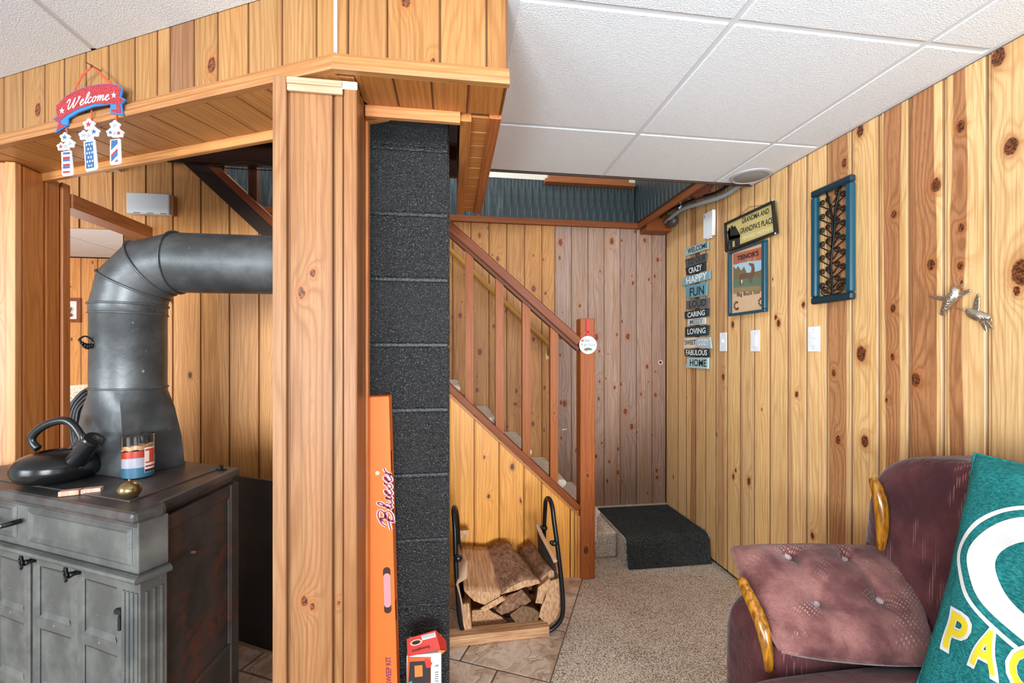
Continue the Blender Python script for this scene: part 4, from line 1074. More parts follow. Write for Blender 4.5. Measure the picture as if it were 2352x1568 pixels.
# ================================================================== OTHER ROOM
OY = 4.62
wo = ob('wall_far', MB().box(-4.2, -1.0, OY+.016, OY+.06, 0, 2.25), DARKGAP); tag(wo, 'pine plank wall of the far room beyond the left column', kind='structure')
x = -4.15
while x < -1.2:
    plank(fr((x+.07, OY, .003), Vector((1, 0, 0)), Vector((0, 1, 0)), Zv), .14, 0, 0, 2.2, 2.2, tone=rtone(lin(214, 152, 90), .06), parent=wo); x += .14
wl = ob('wall_left', MB().box(-4.26, -4.2, 2.0, OY, 0, 2.25), simple('pine_wall_plain', lin(206, 150, 92), .6)); tag(wl, kind='structure')
co_ = thing('ceiling_far', None, None, (-2.6, 3.5, CZ), kind='structure')
for i in range(5):
    for j in range(4):
        x0 = -4.15+i*.61; y0 = 2.18+j*.61
        if x0+.6 > -1.3: continue
        ob('ceiling_tile', MB().box(x0+.006, x0+.604, y0+.006, y0+.604, CZ, CZ+.012), CEIL, co_)
ob('grid_bar', MB().box(-4.2, -1.65, 2.18, OY, CZ+.006, CZ+.03), WHITE, co_)
f1 = FF((0, OY-.02, 0), (1, 0, 0))
pf = thing('picture_frame', 'small dark wood framed word picture on the far room wall', 'picture', onY(150, 740, OY-.01))
o_ = [f1.px(118, 683), f1.px(184, 683), f1.px(184, 740), f1.px(118, 740)]
x0, x1, z0, z1 = o_[0][0], o_[1][0], o_[2][1], o_[0][1]
for q in ((x0, x1, z1-.03, z1), (x0, x1, z0, z0+.03), (x0, x0+.03, z0+.03, z1-.03), (x1-.03, x1, z0+.03, z1-.03)):
    o = ob('frame_side', MB().box(q[0], q[1], OY-.022, OY-.001, q[2], q[3]), DARKW, pf, bevel=.002); o['tone'] = list(lin(140, 84, 62))
ob('print', MB().box(x0+.03, x1-.03, OY-.010, OY-.002, z0+.03, z1-.03), simple('print_paper', lin(238, 226, 214), .7), pf)
mb = MB(); q = [f1.px(130, 722), f1.px(168, 722), f1.px(168, 700), f1.px(130, 700)]
text_in(mb, 'family', q, .0111); INK = simple('black_ink', lin(28, 24, 24), .7)
ob('lettering', mb, INK, pf, f1.M)
mb = MB(); mb.prism([f1.px(*p) for p in ((156, 722), (162, 718), (168, 723), (165, 728), (160, 727))], .0105, .0115)
ob('bird_print', mb, simple('red_ink', lin(140, 40, 44), .7), pf, f1.M)
pf2 = thing('picture_frame', 'dark picture frame half hidden behind the stove pipe elbow', 'picture', onY(262, 646, OY-.01))
q0_, q1_ = onY(229, 618, OY-.01), onY(292, 646, OY-.01)
o = ob('frame_side', MB().box(q0_.x, q1_.x, OY-.02, OY-.001, q1_.z-.12, q0_.z), DARKW, pf2, bevel=.003); o['tone'] = list(lin(110, 64, 44))
ob('print', MB().box(q0_.x+.02, q1_.x-.02, OY-.023, OY-.019, q1_.z-.10, q0_.z-.02), simple('dark_print', lin(92, 66, 54), .6), pf2)
# recliner beyond, with black cords
rc = atS(195, 960, 2.75)
cv = thing('armchair', 'beige upholstered chair back behind the stove pipe with black cords', 'armchair', (rc.x, rc.y, 0))
ob('backrest', MB().superq((rc.x, rc.y+.12, .72), (.30, .12, .38), .45), m_carpet('beige_chenille', [lin(150, 128, 108), lin(190, 168, 146), lin(208, 188, 168), lin(226, 208, 190)], 120, .6), cv, smooth=True)
ob('seat', MB().superq((rc.x, rc.y-.2, .30), (.30, .32, .29), .3), simple('beige_fabric', lin(190, 168, 146), .9), cv, smooth=True)
ob('cover', MB().superq((rc.x+.10, rc.y-.04, .66), (.24, .07, .36), .5), simple('black_cloth', lin(30, 30, 32), .7, bumps=(120, .5, .003)), cv, smooth=True)
BLK = simple('black_cord', lin(34, 34, 36), .4)
for k in range(4):
    pts = [tuple(atS(212+k*3, 888+k*6, 2.55)), tuple(atS(190+k*4, 900+k*6, 2.55)), tuple(atS(168+k*5, 925+k*4, 2.53)), tuple(atS(156+k*7, 960, 2.52)), tuple(atS(158+k*6, 1000, 2.52)), tuple(atS(168+k*5, 1040, 2.52))]
    ob('cord', MB().tube(smooth_pts(pts), .010, 8), BLK, cv, smooth=True)

# ================================================================== WELCOME SIGN ON THE SOFFIT
ff = FF(K3-N3*.020+Zv*2.1, EXs)
wsn = thing('welcome_sign', 'red glitter welcome banner sign with three hanging firecracker tags', 'sign', tuple(onP(212, 240, ff.o, ff.n)))
def glit(name, c):
    g = G(name); co = g.co(); v = g.vor(co, 900).outputs['Color']; k = g.sep(v)[0]
    return g.done(g.mix(g.sstep(k, .45, .95), tuple(x*.55 for x in c), tuple(min(1, x*1.6+.05) for x in c)), .35, None, 0, .6)
GRED = glit('red_glitter', lin(176, 30, 42)); GBLU = glit('blue_glitter', lin(36, 96, 150))
SBLU = simple('sign_blue', lin(44, 122, 196), .5); SWHT = simple('sign_white', lin(240, 242, 244), .5); SGRY = simple('sign_grey_edge', lin(150, 156, 166), .5)
RIB = simple('orange_red_ribbon', lin(214, 76, 48), .5)
def Z1(x, y): return (100+x*220/1190, 130+y*290/1568)       # coordinates of the zoomed view of the sign
def flat(name, pts, z0, z1, mat, parent, frame=ff, px=True, **kw):
    return ob(name, MB().prism([frame.px(*p) for p in pts] if px else pts, z0, z1), mat, parent, frame.M, **kw)
bn = [(175, 620), (290, 500), (430, 420), (600, 365), (760, 345), (880, 345), (960, 365), (1000, 400), (975, 510), (1040, 540), (985, 600), (1005, 735), (850, 715), (850, 600), (640, 630), (450, 700), (325, 775), (325, 860), (165, 955), (205, 820), (125, 790), (190, 735)]
flat('banner_edge', [Z1(*p) for p in bn], 0, .004, SBLU, wsn)
bi = [(183, 622), (295, 507), (435, 428), (600, 373), (760, 352), (878, 353), (950, 372), (988, 402), (962, 505), (965, 560), (925, 600), (640, 600), (440, 665), (300, 745), (235, 800), (195, 740)]
flat('banner', [Z1(*p) for p in bi], .004, .0052, GRED, wsn)
flat('banner_tail', [Z1(*p) for p in ((145, 788), (195, 752), (225, 800), (240, 845), (300, 860), (320, 840), (305, 860), (185, 930), (215, 828))], .004, .0050, GRED, wsn)
flat('banner_tail', [Z1(*p) for p in ((962, 520), (1025, 542), (972, 600), (985, 715), (865, 700), (865, 665), (925, 668), (930, 600))], .004, .0050, GRED, wsn)
mb = MB()
def wfn(u_, v_):
    # baseline arcs with the banner
    X_ = 315+u_*525; base_ = 670-115*math.sin(min(1, u_)*math.pi*.5)+0*u_; return ff.px(*Z1(X_, base_+8-v_*66-10*u_))
script_word(mb, 'Welcome', wfn, .0045, .0058)
for (cx_, cy_) in ((257, 685), (900, 492)):
    pts = []
    for k in range(10):
        a = -math.pi/2+k*math.pi/5; rr = 40 if k % 2 == 0 else 16; pts.append(ff.px(*Z1(cx_+rr*.8*math.cos(a), cy_+rr*math.sin(a))))
    mb.prism(pts, .0052, .0058)
ob('lettering', mb, SWHT, wsn, ff.M)
def ribn(name, pts, wd, z): 
    mb = MB(); P = [ff.px(*Z1(*p)) for p in pts]; n_ = len(P); vs = []
    for i, p in enumerate(P):
        a = P[max(0, i-1)]; b = P[min(n_-1, i+1)]; t_ = Vector((b[0]-a[0], b[1]-a[1])).normalized(); w2 = wd[i]/2
        vs += [(p[0]-t_.y*w2, p[1]+t_.x*w2, z[i]), (p[0]+t_.y*w2, p[1]-t_.x*w2, z[i])]
    mb.add([tuple(v) for v in vs]+[(v[0], v[1], v[2]-.0008) for v in vs], [(2*i, 2*i+1, 2*i+3, 2*i+2) for i in range(n_-1)]+[(2*n_+2*i, 2*n_+2*i+2, 2*n_+2*i+3, 2*n_+2*i+1) for i in range(n_-1)])
    ob(name, mb, RIB, wsn, ff.M)
ribn('ribbon', [(610, 130), (500, 240), (385, 455)], [.004, .010, .003], [.002, .004, .003])
ribn('ribbon', [(620, 130), (760, 250), (850, 345)], [.003, .007, .007], [.002, .004, .003])
ribn('ribbon', [(605, 670), (603, 790)], [.006, .006], [.002, .002])
ribn('ribbon', [(910, 730), (912, 800)], [.006, .006], [.002, .002])
ribn('ribbon', [(295, 885), (298, 960)], [.007, .007], [.002, .002])
nlp = ff.px(*Z1(612, 125)); ob('nail', MB().tube([(nlp[0], nlp[1], -.02), (nlp[0]-.006, nlp[1]+.006, .014)], .0015, 6).superq((nlp[0], nlp[1], .003), (.005, .005, .003), 1, 8, 6), simple('nail_dark', lin(110, 40, 34), .5), wsn, ff.M)
def star(mb, frame, cx_, cy_, r_, z0, z1, rot=0, tf=None):
    pts = []
    for k in range(10):
        a = -math.pi/2+rot+k*math.pi/5; rr = r_ if k % 2 == 0 else r_*.42; pts.append(frame.px(*(tf or Z1)(cx_+rr*math.cos(a), cy_+rr*math.sin(a))))
    mb.prism(pts, z0, z1)
def blob(cx_, cy_, r_):        # scalloped star outline
    out = []
    for k in range(30):
        a = 2*math.pi*k/30-math.pi/2; rr = r_*(1+.16*math.cos(5*(a+math.pi/2))); out.append((cx_+rr*math.cos(a), cy_+rr*math.sin(a)))
    return out
def cracker(tag_pts, stars, name, deco):
    p_ = flat('tag', [Z1(*p) for p in tag_pts], 0, .004, SWHT, wsn, bevel=.0008); p_['label'] = name
    mb = MB()
    for (x_, y_, r_, c_) in stars: mb.prism([ff.px(*Z1(*p)) for p in blob(x_, y_, r_)], .0002, .0038)
    ob('star_cluster', mb, SWHT, p_, ff.M)
    for c_, mt in (('r', GRED), ('b', GBLU), ('g', SGRY)):
        mb = MB(); has = False
        for (x_, y_, r_, cc_) in stars:
            if cc_ == c_: star(mb, ff, x_, y_, r_*.62, .0038, .0046); has = True
        if has: ob('star_print', mb, mt, p_, ff.M)
    deco(p_)
def d1(p_):
    r1 = lambda y0, y1, mt: flat('band', [Z1(x_, y_) for x_, y_ in ((262, y0+4), (348, y0-4), (352, y1-4), (266, y1+4))], .004, .0046, mt, p_)
    r1(1195, 1222, GBLU); r1(1250, 1280, GRED); r1(1282, 1308, GBLU); r1(1338, 1368, GRED); r1(1370, 1396, GBLU); r1(1428, 1452, GRED)
cracker([(238, 1190), (355, 1170), (385, 1455), (370, 1480), (265, 1492), (248, 1470)], [(283, 1010, 56, 'b'), (235, 1125, 48, 'r'), (350, 1085, 50, 'g'), (295, 1120, 46, 'g')], 'hanging tag with red and blue bands', d1)
def d2(p_):
    flat('band', [Z1(x_, y_) for x_, y_ in ((537, 1075), (632, 1058), (652, 1382), (553, 1402))], .004, .0046, GBLU, p_)
    mb = MB()
    for i in range(6):
        for j in range(3 if i % 2 == 0 else 2):
            x_ = 560+j*32+(16 if i % 2 else 0)+i*2.5; y_ = 1105+i*52-(j*6); mb.prism([ff.px(*Z1(x_+8*math.cos(a), y_+13*math.sin(a))) for a in [k*math.pi/4 for k in range(8)]], .0046, .005)
    ob('dots', mb, SWHT, p_, ff.M)
cracker([(515, 1060), (650, 1035), (688, 1385), (672, 1410), (560, 1437), (540, 1415)], [(580, 850, 66, 'r'), (515, 985, 56, 'g'), (645, 940, 60, 'b'), (582, 990, 58, 'g')], 'hanging tag, blue with white dots', d2)
def d3(p_):
    flat('band', [Z1(x_, y_) for x_, y_ in ((862, 1050), (942, 1040), (942, 1090), (862, 1170))], .004, .0046, GBLU, p_)
    flat('band', [Z1(x_, y_) for x_, y_ in ((862, 1225), (942, 1145), (942, 1175), (862, 1255))], .004, .0046, GRED, p_)
    flat('band', [Z1(x_, y_) for x_, y_ in ((862, 1257), (942, 1177), (942, 1235), (862, 1315))], .004, .0046, GBLU, p_)
    flat('band', [Z1(x_, y_) for x_, y_ in ((900, 1318), (944, 1275), (944, 1312))], .004, .0046, GRED, p_)
cracker([(845, 1040), (965, 1025), (978, 1320), (962, 1340), (858, 1354), (843, 1335)], [(902, 862, 58, 'g'), (850, 950, 48, 'b'), (955, 958, 50, 'r'), (905, 965, 48, 'g')], 'hanging tag with diagonal stripes', d3)

# ================================================================== RIGHT WALL DECOR
def FRw(lift): return FF((WX-lift, 0, 0), (0, -1, 0))
# stacked word boards
fw = FRw(.004)
INKD = simple('dark_lettering', lin(24, 38, 46), .6); INKW = simple('white_lettering', lin(232, 238, 238), .6)
wsg = thing('word_board_sign', 'tall stack of painted word boards beside the grey back wall', 'sign', (WX-.01, onX(1603, 850, WX).y, onX(1603, 850, WX).z))
def Z3(x, y): return (1550+x*270/962, 440+y*440/1568)
wb_ = [('WELCOME', (160, 186, 186), 'd', [(98, 465), (280, 405), (280, 470), (98, 530)], [(106, 510), (268, 455), (268, 412), (106, 468)]),
 ('TO OUR', (82, 84, 88), 'd', [(92, 555), (268, 500), (262, 570), (100, 625)], [(108, 605), (254, 558), (254, 505), (104, 555)]),
 ('CRAZY', (26, 34, 44), 'w', [(98, 625), (255, 575), (255, 645), (108, 685)], [(118, 672), (220, 642), (220, 592), (112, 628)]),
 ('HAPPY', (128, 170, 184), 'w', [(78, 705), (298, 642), (296, 715), (64, 775)], [(96, 760), (262, 712), (266, 652), (92, 705)]),
 ('FUN', (104, 156, 170), 'd', [(96, 775), (276, 738), (270, 852), (106, 875)], [(122, 862), (240, 840), (240, 766), (122, 790)]),
 ('LOUD', (94, 98, 102), 'd', [(104, 893), (284, 868), (280, 940), (102, 963)], [(118, 952), (256, 932), (256, 874), (118, 896)]),
 ('CARING', (20, 50, 62), 'w', [(92, 984), (284, 950), (282, 1018), (94, 1042)], [(104, 1032), (246, 1010), (246, 966), (104, 990)]),
 ('MESSY', (206, 214, 214), 'g', [(116, 1043), (260, 1028), (258, 1083), (114, 1096)], [(124, 1088), (230, 1078), (230, 1036), (124, 1044)]),
 ('LOVING', (18, 48, 58), 'w', [(96, 1110), (286, 1092), (278, 1175), (96, 1188)], [(104, 1170), (252, 1158), (252, 1110), (104, 1122)]),
 ('SWEET', (232, 216, 196), 'd', [(88, 1198), (182, 1190), (182, 1278), (78, 1282)], [(82, 1254), (172, 1250), (172, 1212), (82, 1216)]),
 ('COZY', (176, 192, 200), 'w', [(183, 1192), (298, 1190), (312, 1284), (183, 1276)], [(188, 1258), (276, 1256), (276, 1206), (188, 1208)]),
 ('FABULOUS', (22, 44, 52), 'w', [(86, 1292), (286, 1286), (292, 1355), (92, 1346)], [(92, 1338), (264, 1340), (264, 1294), (92, 1294)]),
 ('HOME', (176, 206, 208), 'd', [(118, 1357), (284, 1358), (282, 1450), (102, 1440)], [(124, 1426), (258, 1434), (258, 1374), (124, 1370)])]
for i, (t_, c_, ink, q, tq) in enumerate(wb_):
    th = .012 if i % 2 == 0 else .009
    b_ = ob('word_board', MB().prism([fw.px(*Z3(*p)) for p in q], 0, th), simple('board_paint_'+t_.lower().replace(' ', '_'), lin(*c_), .6, var=.25), wsg, fw.M, bevel=.0015)
    b_['label'] = 'word board reading '+t_
    mb = MB(); text_in(mb, t_, [fw.px(*Z3(*p), lift=th) for p in tq], th+.0006, bold=.018)
    ob('lettering', mb, {'d': INKD, 'w': INKW, 'g': simple('grey_lettering', lin(120, 128, 132), .6)}[ink], b_, fw.M)
ob('hanger_strip', MB().prism([fw.px(*Z3(*p)) for p in ((170, 480), (200, 470), (200, 1440), (170, 1440))], -.003, 0), simple('strip_wood', lin(90, 60, 40), .7), wsg, fw.M)

# Grandma sign
gs = thing('hanging_sign', 'yellow grandparents sign with black frame hung above the deer picture', 'sign', (WX-.01, onX(1730, 570, WX).y, onX(1730, 570, WX).z))
fg = FRw(.010)
def Z8(x, y): return (1540+x*812/2352, 380+y*520/1506)
gq = [(378, 385), (706, 232), (724, 452), (384, 578)]
GQ = [fg.px(*Z8(*p)) for p in gq]
# straighten: a real rectangle hanging level is skewed only by the view, keep the traced outline on the wall plane
ob('board', MB().prism(GQ, 0, .010), simple('sign_yellow', lin(196, 178, 112), .6, var=.35), gs, fg.M)
BLKF = simple('black_frame_paint', lin(26, 26, 26), .4)
def lerp(a, b, t_): return (a[0]+(b[0]-a[0])*t_, a[1]+(b[1]-a[1])*t_)
C_ = (sum(p[0] for p in GQ)/4, sum(p[1] for p in GQ)/4)
def inset(Q, dx, dy):
    out = []
    for p in Q: out.append((p[0]+(dx if p[0] < C_[0] else -dx), p[1]+(dy if p[1] < C_[1] else -dy)))
    return out
GI = inset(GQ, .012, .012)
for k in range(4):
    q = (k+1) % 4; ob('frame_side', MB().prism([GQ[k], GQ[q], GI[q], GI[k]], 0, .022), BLKF, gs, fg.M, bevel=.001)
mb = MB()
for t_, q in (('GRANDMA AND', [(486, 390), (668, 318), (668, 282), (486, 352)]), ("GRANDPA'S PLACE", [(474, 458), (696, 382), (696, 340), (474, 420)])):
    mb = MB(); text_in(mb, t_, [fg.px(*Z8(*p)) for p in q], .0106, bold=.02); ob('lettering', mb, INK, gs, fg.M)
mb = MB(); text_in(mb, 'MEMORIES MADE HERE', [fg.px(*Z8(*p)) for p in ((490, 500), (694, 428), (694, 402), (490, 474))], .0106, bold=.0)
ob('lettering', mb, simple('pale_lettering', lin(232, 222, 180), .6), gs, fg.M)
mb = MB()
for poly in ([(388, 440), (440, 400), (476, 462), (474, 478), (404, 496)], [(404, 470), (472, 460), (474, 540), (440, 552), (438, 500), (424, 504), (424, 556), (404, 560)], [(414, 402), (424, 398), (426, 420), (414, 426)], [(396, 420), (410, 408), (400, 560), (390, 566)]):
    mb.prism([fg.px(*Z8(*p)) for p in poly], .0101, .0108)
ob('outhouse_print', mb, INK, gs, fg.M)
ob('hanging_wire', MB().tube([(*fg.px(*Z8(440, 362)), .012), (*fg.px(*Z8(528, 275)), .004), (*fg.px(*Z8(640, 262)), .012)], .0012, 5), simple('wire', lin(90, 50, 34), .5), gs, fg.M)
ob('corner_nail', MB().superq((*GQ[1], .022), (.005, .005, .003), 1, 8, 6).superq((*GQ[2], .022), (.005, .005, .003), 1, 8, 6).superq((*GQ[3], .022), (.004, .004, .003), 1, 8, 6), simple('pale_dot', lin(190, 190, 190), .5), gs, fg.M)

# deer picture
dp = thing('deer_picture', 'teal framed inn advertisement picture with a buck deer', 'picture', (WX-.01, onX(1722, 725, WX).y, onX(1722, 725, WX).z))
fd = FRw(.010)
DQ = [fd.px(*Z8(*p)) for p in ((402, 580), (652, 500), (652, 985), (405, 1008))]
x0 = (DQ[0][0]+DQ[3][0])/2; x1 = DQ[1][0]; z1 = DQ[1][1]+.006; z0 = DQ[3][1]+.004
TEAL = simple('teal_frame_paint', lin(10, 70, 88), .3)
TEALD = simple('dark_teal_paint', lin(14, 44, 56), .35)
fw_ = .020
for q, nm in (((x0, x1, z1-.010, z1), 0), ((x0, x1, z0, z0+.014), 0), ((x0, x0+fw_, z0+.014, z1-.010), 0), ((x1-.026, x1, z0+.014, z1-.010), 0)):
    ob('frame_side', MB().box(q[0], q[1], q[2], q[3], 0, .022, b=.003), TEAL, dp, fd.M)
ob('print', MB().box(x0+fw_, x1-.026, z0+.012, z1-.010, 0, .008), simple('print_cream', lin(214, 178, 142), .7, var=.3), dp, fd.M)
def P8(poly, z, nm, mat): return ob(nm, MB().prism([fd.px(*Z8(*p)) for p in poly], z, z+.0004), mat, dp, fd.M)
P8([(426, 590), (620, 540), (620, 640), (426, 660)], .008, 'print_top', simple('print_rust', lin(176, 96, 72), .7, var=.3))
P8([(428, 665), (470, 650), (520, 640), (620, 628), (618, 790), (428, 805)], .0085, 'sky_print', simple('print_sky', lin(160, 190, 202), .7))
P8([(428, 670), (445, 690), (460, 668), (480, 700), (500, 672), (520, 720), (600, 700), (618, 690), (618, 760), (428, 775)], .009, 'tree_print', simple('print_trees', lin(120, 104, 72), .7, var=.5))
P8([(428, 760), (480, 750), (618, 742), (616, 812), (428, 826)], .0095, 'field_print', simple('print_field', lin(98, 118, 96), .7, var=.4))
P8([(428, 812), (616, 800), (614, 832), (428, 846)], .010, 'grass_print', simple('print_grass', lin(150, 128, 90), .7, var=.4))
DE = simple('print_deer', lin(112, 78, 58), .7, var=.3)
P8([(470, 730), (480, 722), (520, 714), (546, 712), (552, 690), (549, 672), (535, 660), (530, 650), (552, 648), (566, 655), (568, 664), (572, 690), (570, 716), (566, 732), (556, 742), (554, 785), (548, 785), (546, 746), (541, 748), (540, 780), (535, 780), (533, 748), (500, 750), (492, 760), (496, 790), (488, 790), (482, 762), (478, 795), (471, 795), (470, 755)], .0105, 'deer_print', DE)
mb = MB()
for pts in ([(552, 650), (540, 645), (526, 632), (530, 615)], [(545, 640), (540, 622), (548, 612)], [(556, 650), (572, 642), (580, 628), (574, 612)], [(568, 640), (566, 622)]):
    ribbon(mb, [fd.px(*Z8(*p)) for p in pts], .0035, .0110)
ob('antler_print', mb, simple('print_antler', lin(206, 196, 170), .7), dp, fd.M)
P8([(480, 762), (492, 758), (490, 785), (484, 785)], .0109, 'deer_print', simple('print_white', lin(214, 196, 170), .7))
mb = MB(); text_in(mb, "TIENOR'S", [fd.px(*Z8(*p)) for p in ((455, 635), (598, 598), (598, 562), (455, 602))], .0112, .02)
INKB = simple('brown_ink', lin(44, 26, 20), .7); ob('lettering', mb, INKB, dp, fd.M); mb = MB()
text_in(mb, 'Big Buck Inn', [fd.px(*Z8(*p)) for p in ((455, 880), (604, 860), (604, 826), (455, 844))], .0112, .006)
for pts in ([(428, 852), (452, 850)], [(600, 834), (616, 832)]): ribbon(mb, [fd.px(*Z8(*p)) for p in pts], .003, .0112)
ob('lettering', mb, INKB, dp, fd.M)
PROL = simple('print_olive', lin(104, 74, 50), .7)
for (cx_, cy_) in ((446, 950), (610, 925)):
    mb = MB()
    for k in range(7):
        a = k*.9; mb.prism([fd.px(*Z8(cx_+12*math.cos(a)+6*math.cos(b), cy_-k*5+14*math.sin(a)+9*math.sin(b))) for b in [q*math.pi/3 for q in range(6)]], .0085, .0090)
    ob('scroll_print', mb, PROL, dp, fd.M)

# teal scroll panel
sp_ = thing('scroll_wall_panel', 'teal framed black iron scrollwork tree wall panel', 'wall art', (WX-.01, onX(1922, 697, WX).y, onX(1922, 697, WX).z))
fs_ = FRw(.008)
SQ = [fs_.px(*Z8(*p)) for p in ((963, 172), (1240, 60), (1236, 893), (962, 922))]
x0, x1 = (SQ[0][0]+SQ[3][0])/2, SQ[1][0]; z1 = (SQ[0][1]+SQ[1][1])/2; z0 = (SQ[2][1]+SQ[3][1])/2
fwd = .030
for q in ((x0, x1, z1-fwd, z1), (x0, x1, z0, z0+fwd), (x0, x0+fwd, z0+fwd, z1-fwd), (x1-fwd, x1, z0+fwd, z1-fwd)):
    ob('frame_side', MB().box(*q[:2], q[2], q[3], 0, .026, b=.006), TEALD if q[2] != z0+fwd else TEAL, sp_, fs_.M)
IRB = simple('black_wrought_iron', lin(20, 20, 22), .35, .4)
xi0, xi1, zi0, zi1 = x0+fwd, x1-fwd, z0+fwd, z1-fwd; Wd, Hd = xi1-xi0, zi1-zi0
U = lambda u_, v_: (xi0+u_*Wd, zi0+v_*Hd)
trunk = smooth_pts([(*U(.5, 0), .012), (*U(.48, .12), .012), (*U(.45, .3), .012), (*U(.52, .5), .012), (*U(.58, .66), .012), (*U(.62, .84), .012), (*U(.78, 1), .012)])
ob('trunk', MB().tube(trunk, [(.006, .004)]*len(trunk), 6), IRB, sp_, fs_.M, smooth=True)
trunk2 = smooth_pts([(*U(.5, .45), .012), (*U(.5, .7), .012), (*U(.4, .88), .012), (*U(.3, 1), .012)])
ob('trunk', MB().tube(trunk2, [(.0045, .004)]*len(trunk2), 6), IRB, sp_, fs_.M, smooth=True)
def spiral(x_, z_, r_, sgn, start, turns=1.6):
    out = []
    for i in range(22):
        t_ = i/21; rr = r_*(1-t_*.78); a = start+sgn*t_*turns*2*math.pi; out.append((x_+rr*math.cos(a), z_+rr*math.sin(a), .012))
    return out
def branch(u0, v0, u1, v1, r_, sgn):
    c_ = U(u1, v1); s_ = U(u0, v0); start = -math.pi/2 if True else 0
    sp__ = spiral(c_[0], c_[1], r_, sgn, -math.pi/2)
    pts = smooth_pts([(*s_, .012), ((s_[0]*.5+sp__[0][0]*.5), min(s_[1], sp__[0][1])*.6+max(s_[1], sp__[0][1])*.4, .012), sp__[0]], 4)+sp__[1:]
    ob('scroll', MB().tube(pts, .0026, 6), IRB, sp_, fs_.M, smooth=True)
for k in range(7):
    v_ = .05+k*.135
    branch(.48, max(0, v_-.04), .15, v_+.055, .0150, -1); branch(.48, v_, .35, v_+.075, .0125, -1)
    branch(.5, max(0, v_-.02), .85, v_+.065, .0145, 1); branch(.52, v_+.02, .66, v_+.10, .0150, 1)
branch(.5, 0, .25, .05, .020, -1); branch(.5, 0, .75, .06, .020, 1)

# switch plates, sensor, speaker
def plate(q, toggles, label):
    Q = [Z8(*p) for p in q]; a = onX(*Q[0], WX-.006); b = onX(*Q[1], WX-.006)
    y0, y1, z0, z1 = min(a.y, b.y), max(a.y, b.y), min(a.z, b.z), max(a.z, b.z)
    p_ = thing('light_switch' if toggles != 'rocker' else 'light_switch', label, 'switch', (WX-.003, (y0+y1)/2, z0))
    ob('plate', MB().box(WX-.006, WX-.0005, y0, y1, z0, z1, b=.002), SATINW, p_)
    yc, zc = (y0+y1)/2, (z0+z1)/2
    if toggles == 'rocker': ob('rocker', MB().box(WX-.010, WX-.005, yc-.016, yc+.016, zc-.033, zc+.033, b=.002), SATINW, p_)
    elif toggles == 'double':
        ob('rocker', MB().box(WX-.010, WX-.005, yc-.016, yc+.016, zc+.002, zc+.033, b=.002), SATINW, p_)
        ob('rocker', MB().box(WX-.010, WX-.005, yc-.016, yc+.016, zc-.033, zc-.002, b=.002), SATINW, p_)
    else: ob('toggle', MB().box(WX-.016, WX-.005, yc-.005, yc+.005, zc-.004, zc+.014, b=.002), SATINW, p_)
    for s_ in (-1, 1): ob('screw', MB().box(WX-.0068, WX-.0055, yc-.002, yc+.002, zc+s_*.042-.002, zc+s_*.042+.002), GREYP, p_)
plate([(326, 1112), (372, 1235)], 'toggle', 'narrow white toggle switch plate right of the word boards')
plate([(531, 1096), (590, 1236)], 'rocker', 'white rocker switch plate below the deer picture')
plate([(912, 1073), (992, 1238)], 'double', 'wide white double switch plate below the scrollwork panel')
a = onX(*Z8(220, 325), WX-.02); b = onX(*Z8(284, 462), WX-.02)
ts = thing('thermostat_box', 'white plastic sensor box on the pine wall above the word boards', 'sensor', (WX-.01, (a.y+b.y)/2, b.z))
ob('cover', MB().box(WX-.024, WX-.001, b.y, a.y, b.z, a.z, b=.004), SATINW, ts)
ob('vent', MB().box(WX-.0245, WX-.022, a.y-.022, a.y-.012, a.z-.03, a.z-.012), GREYP, ts)
ob('tab', MB().box(WX-.018, WX-.006, b.y+.03, a.y-.03, b.z-.008, b.z), SATINW, ts)
sc_ = onZ(1724, 406, CZ-.004)
spk = thing('ceiling_speaker', 'round grey ceiling speaker grille near the pine wall', 'speaker', (sc_.x, sc_.y, CZ-.008))
ob('grille', MB().lathe([(0, -.006), (.075, -.006), (.082, -.003)], (sc_.x, sc_.y, CZ), 36), GREYP, spk, smooth='auto')
ob('rim', MB().lathe([(.080, -.004), (.084, -.008), (.096, -.005), (.098, 0), (.080, 0)], (sc_.x, sc_.y, CZ), 36), simple('grey_rim', lin(176, 176, 178), .5), spk, smooth='auto')

# silver hummingbirds
def ZB(x, y): return (1840+x*512/1544, 380+y*520/1568)
def bird(label, body, wings, beak, tail, lift=.03):
    fb = FRw(lift)
    pt = lambda p, z=0: (*fb.px(*ZB(*p)), z)
    c_ = onX(*ZB(*body[len(body)//2][0]), WX-.02)
    b_ = thing('hummingbird', label, 'bird ornament', tuple(c_))
    P = smooth_pts([(*pt(p), r_) for p, r_ in body], 4)
    ob('body', MB().tube([p[:3] for p in P], [p[3] for p in P], 12), SILVER, b_, fb.M, smooth=True)
    ob('beak', MB().tube([pt(p) for p in beak], [.0028, .0022, .0008][:len(beak)], 6), SILVER, b_, fb.M, smooth=True)
    for wv2 in wings:
        nl = len(wv2)//2; mb = MB().prism([fb.px(*ZB(*p)) for p in wv2], -.002, .003)
        ob('wing', mb, SILVER, b_, fb.M, bevel=.0015)
    for tv in tail: ob('tail', MB().prism([fb.px(*ZB(*p)) for p in tv], -.001, .003), SILVER, b_, fb.M, bevel=.001)
    q = body[len(body)//2][0]; ob('mount', MB().tube([pt(q, -.002), pt(q, -lift+.001)], .004, 6), SILVER, b_, fb.M)
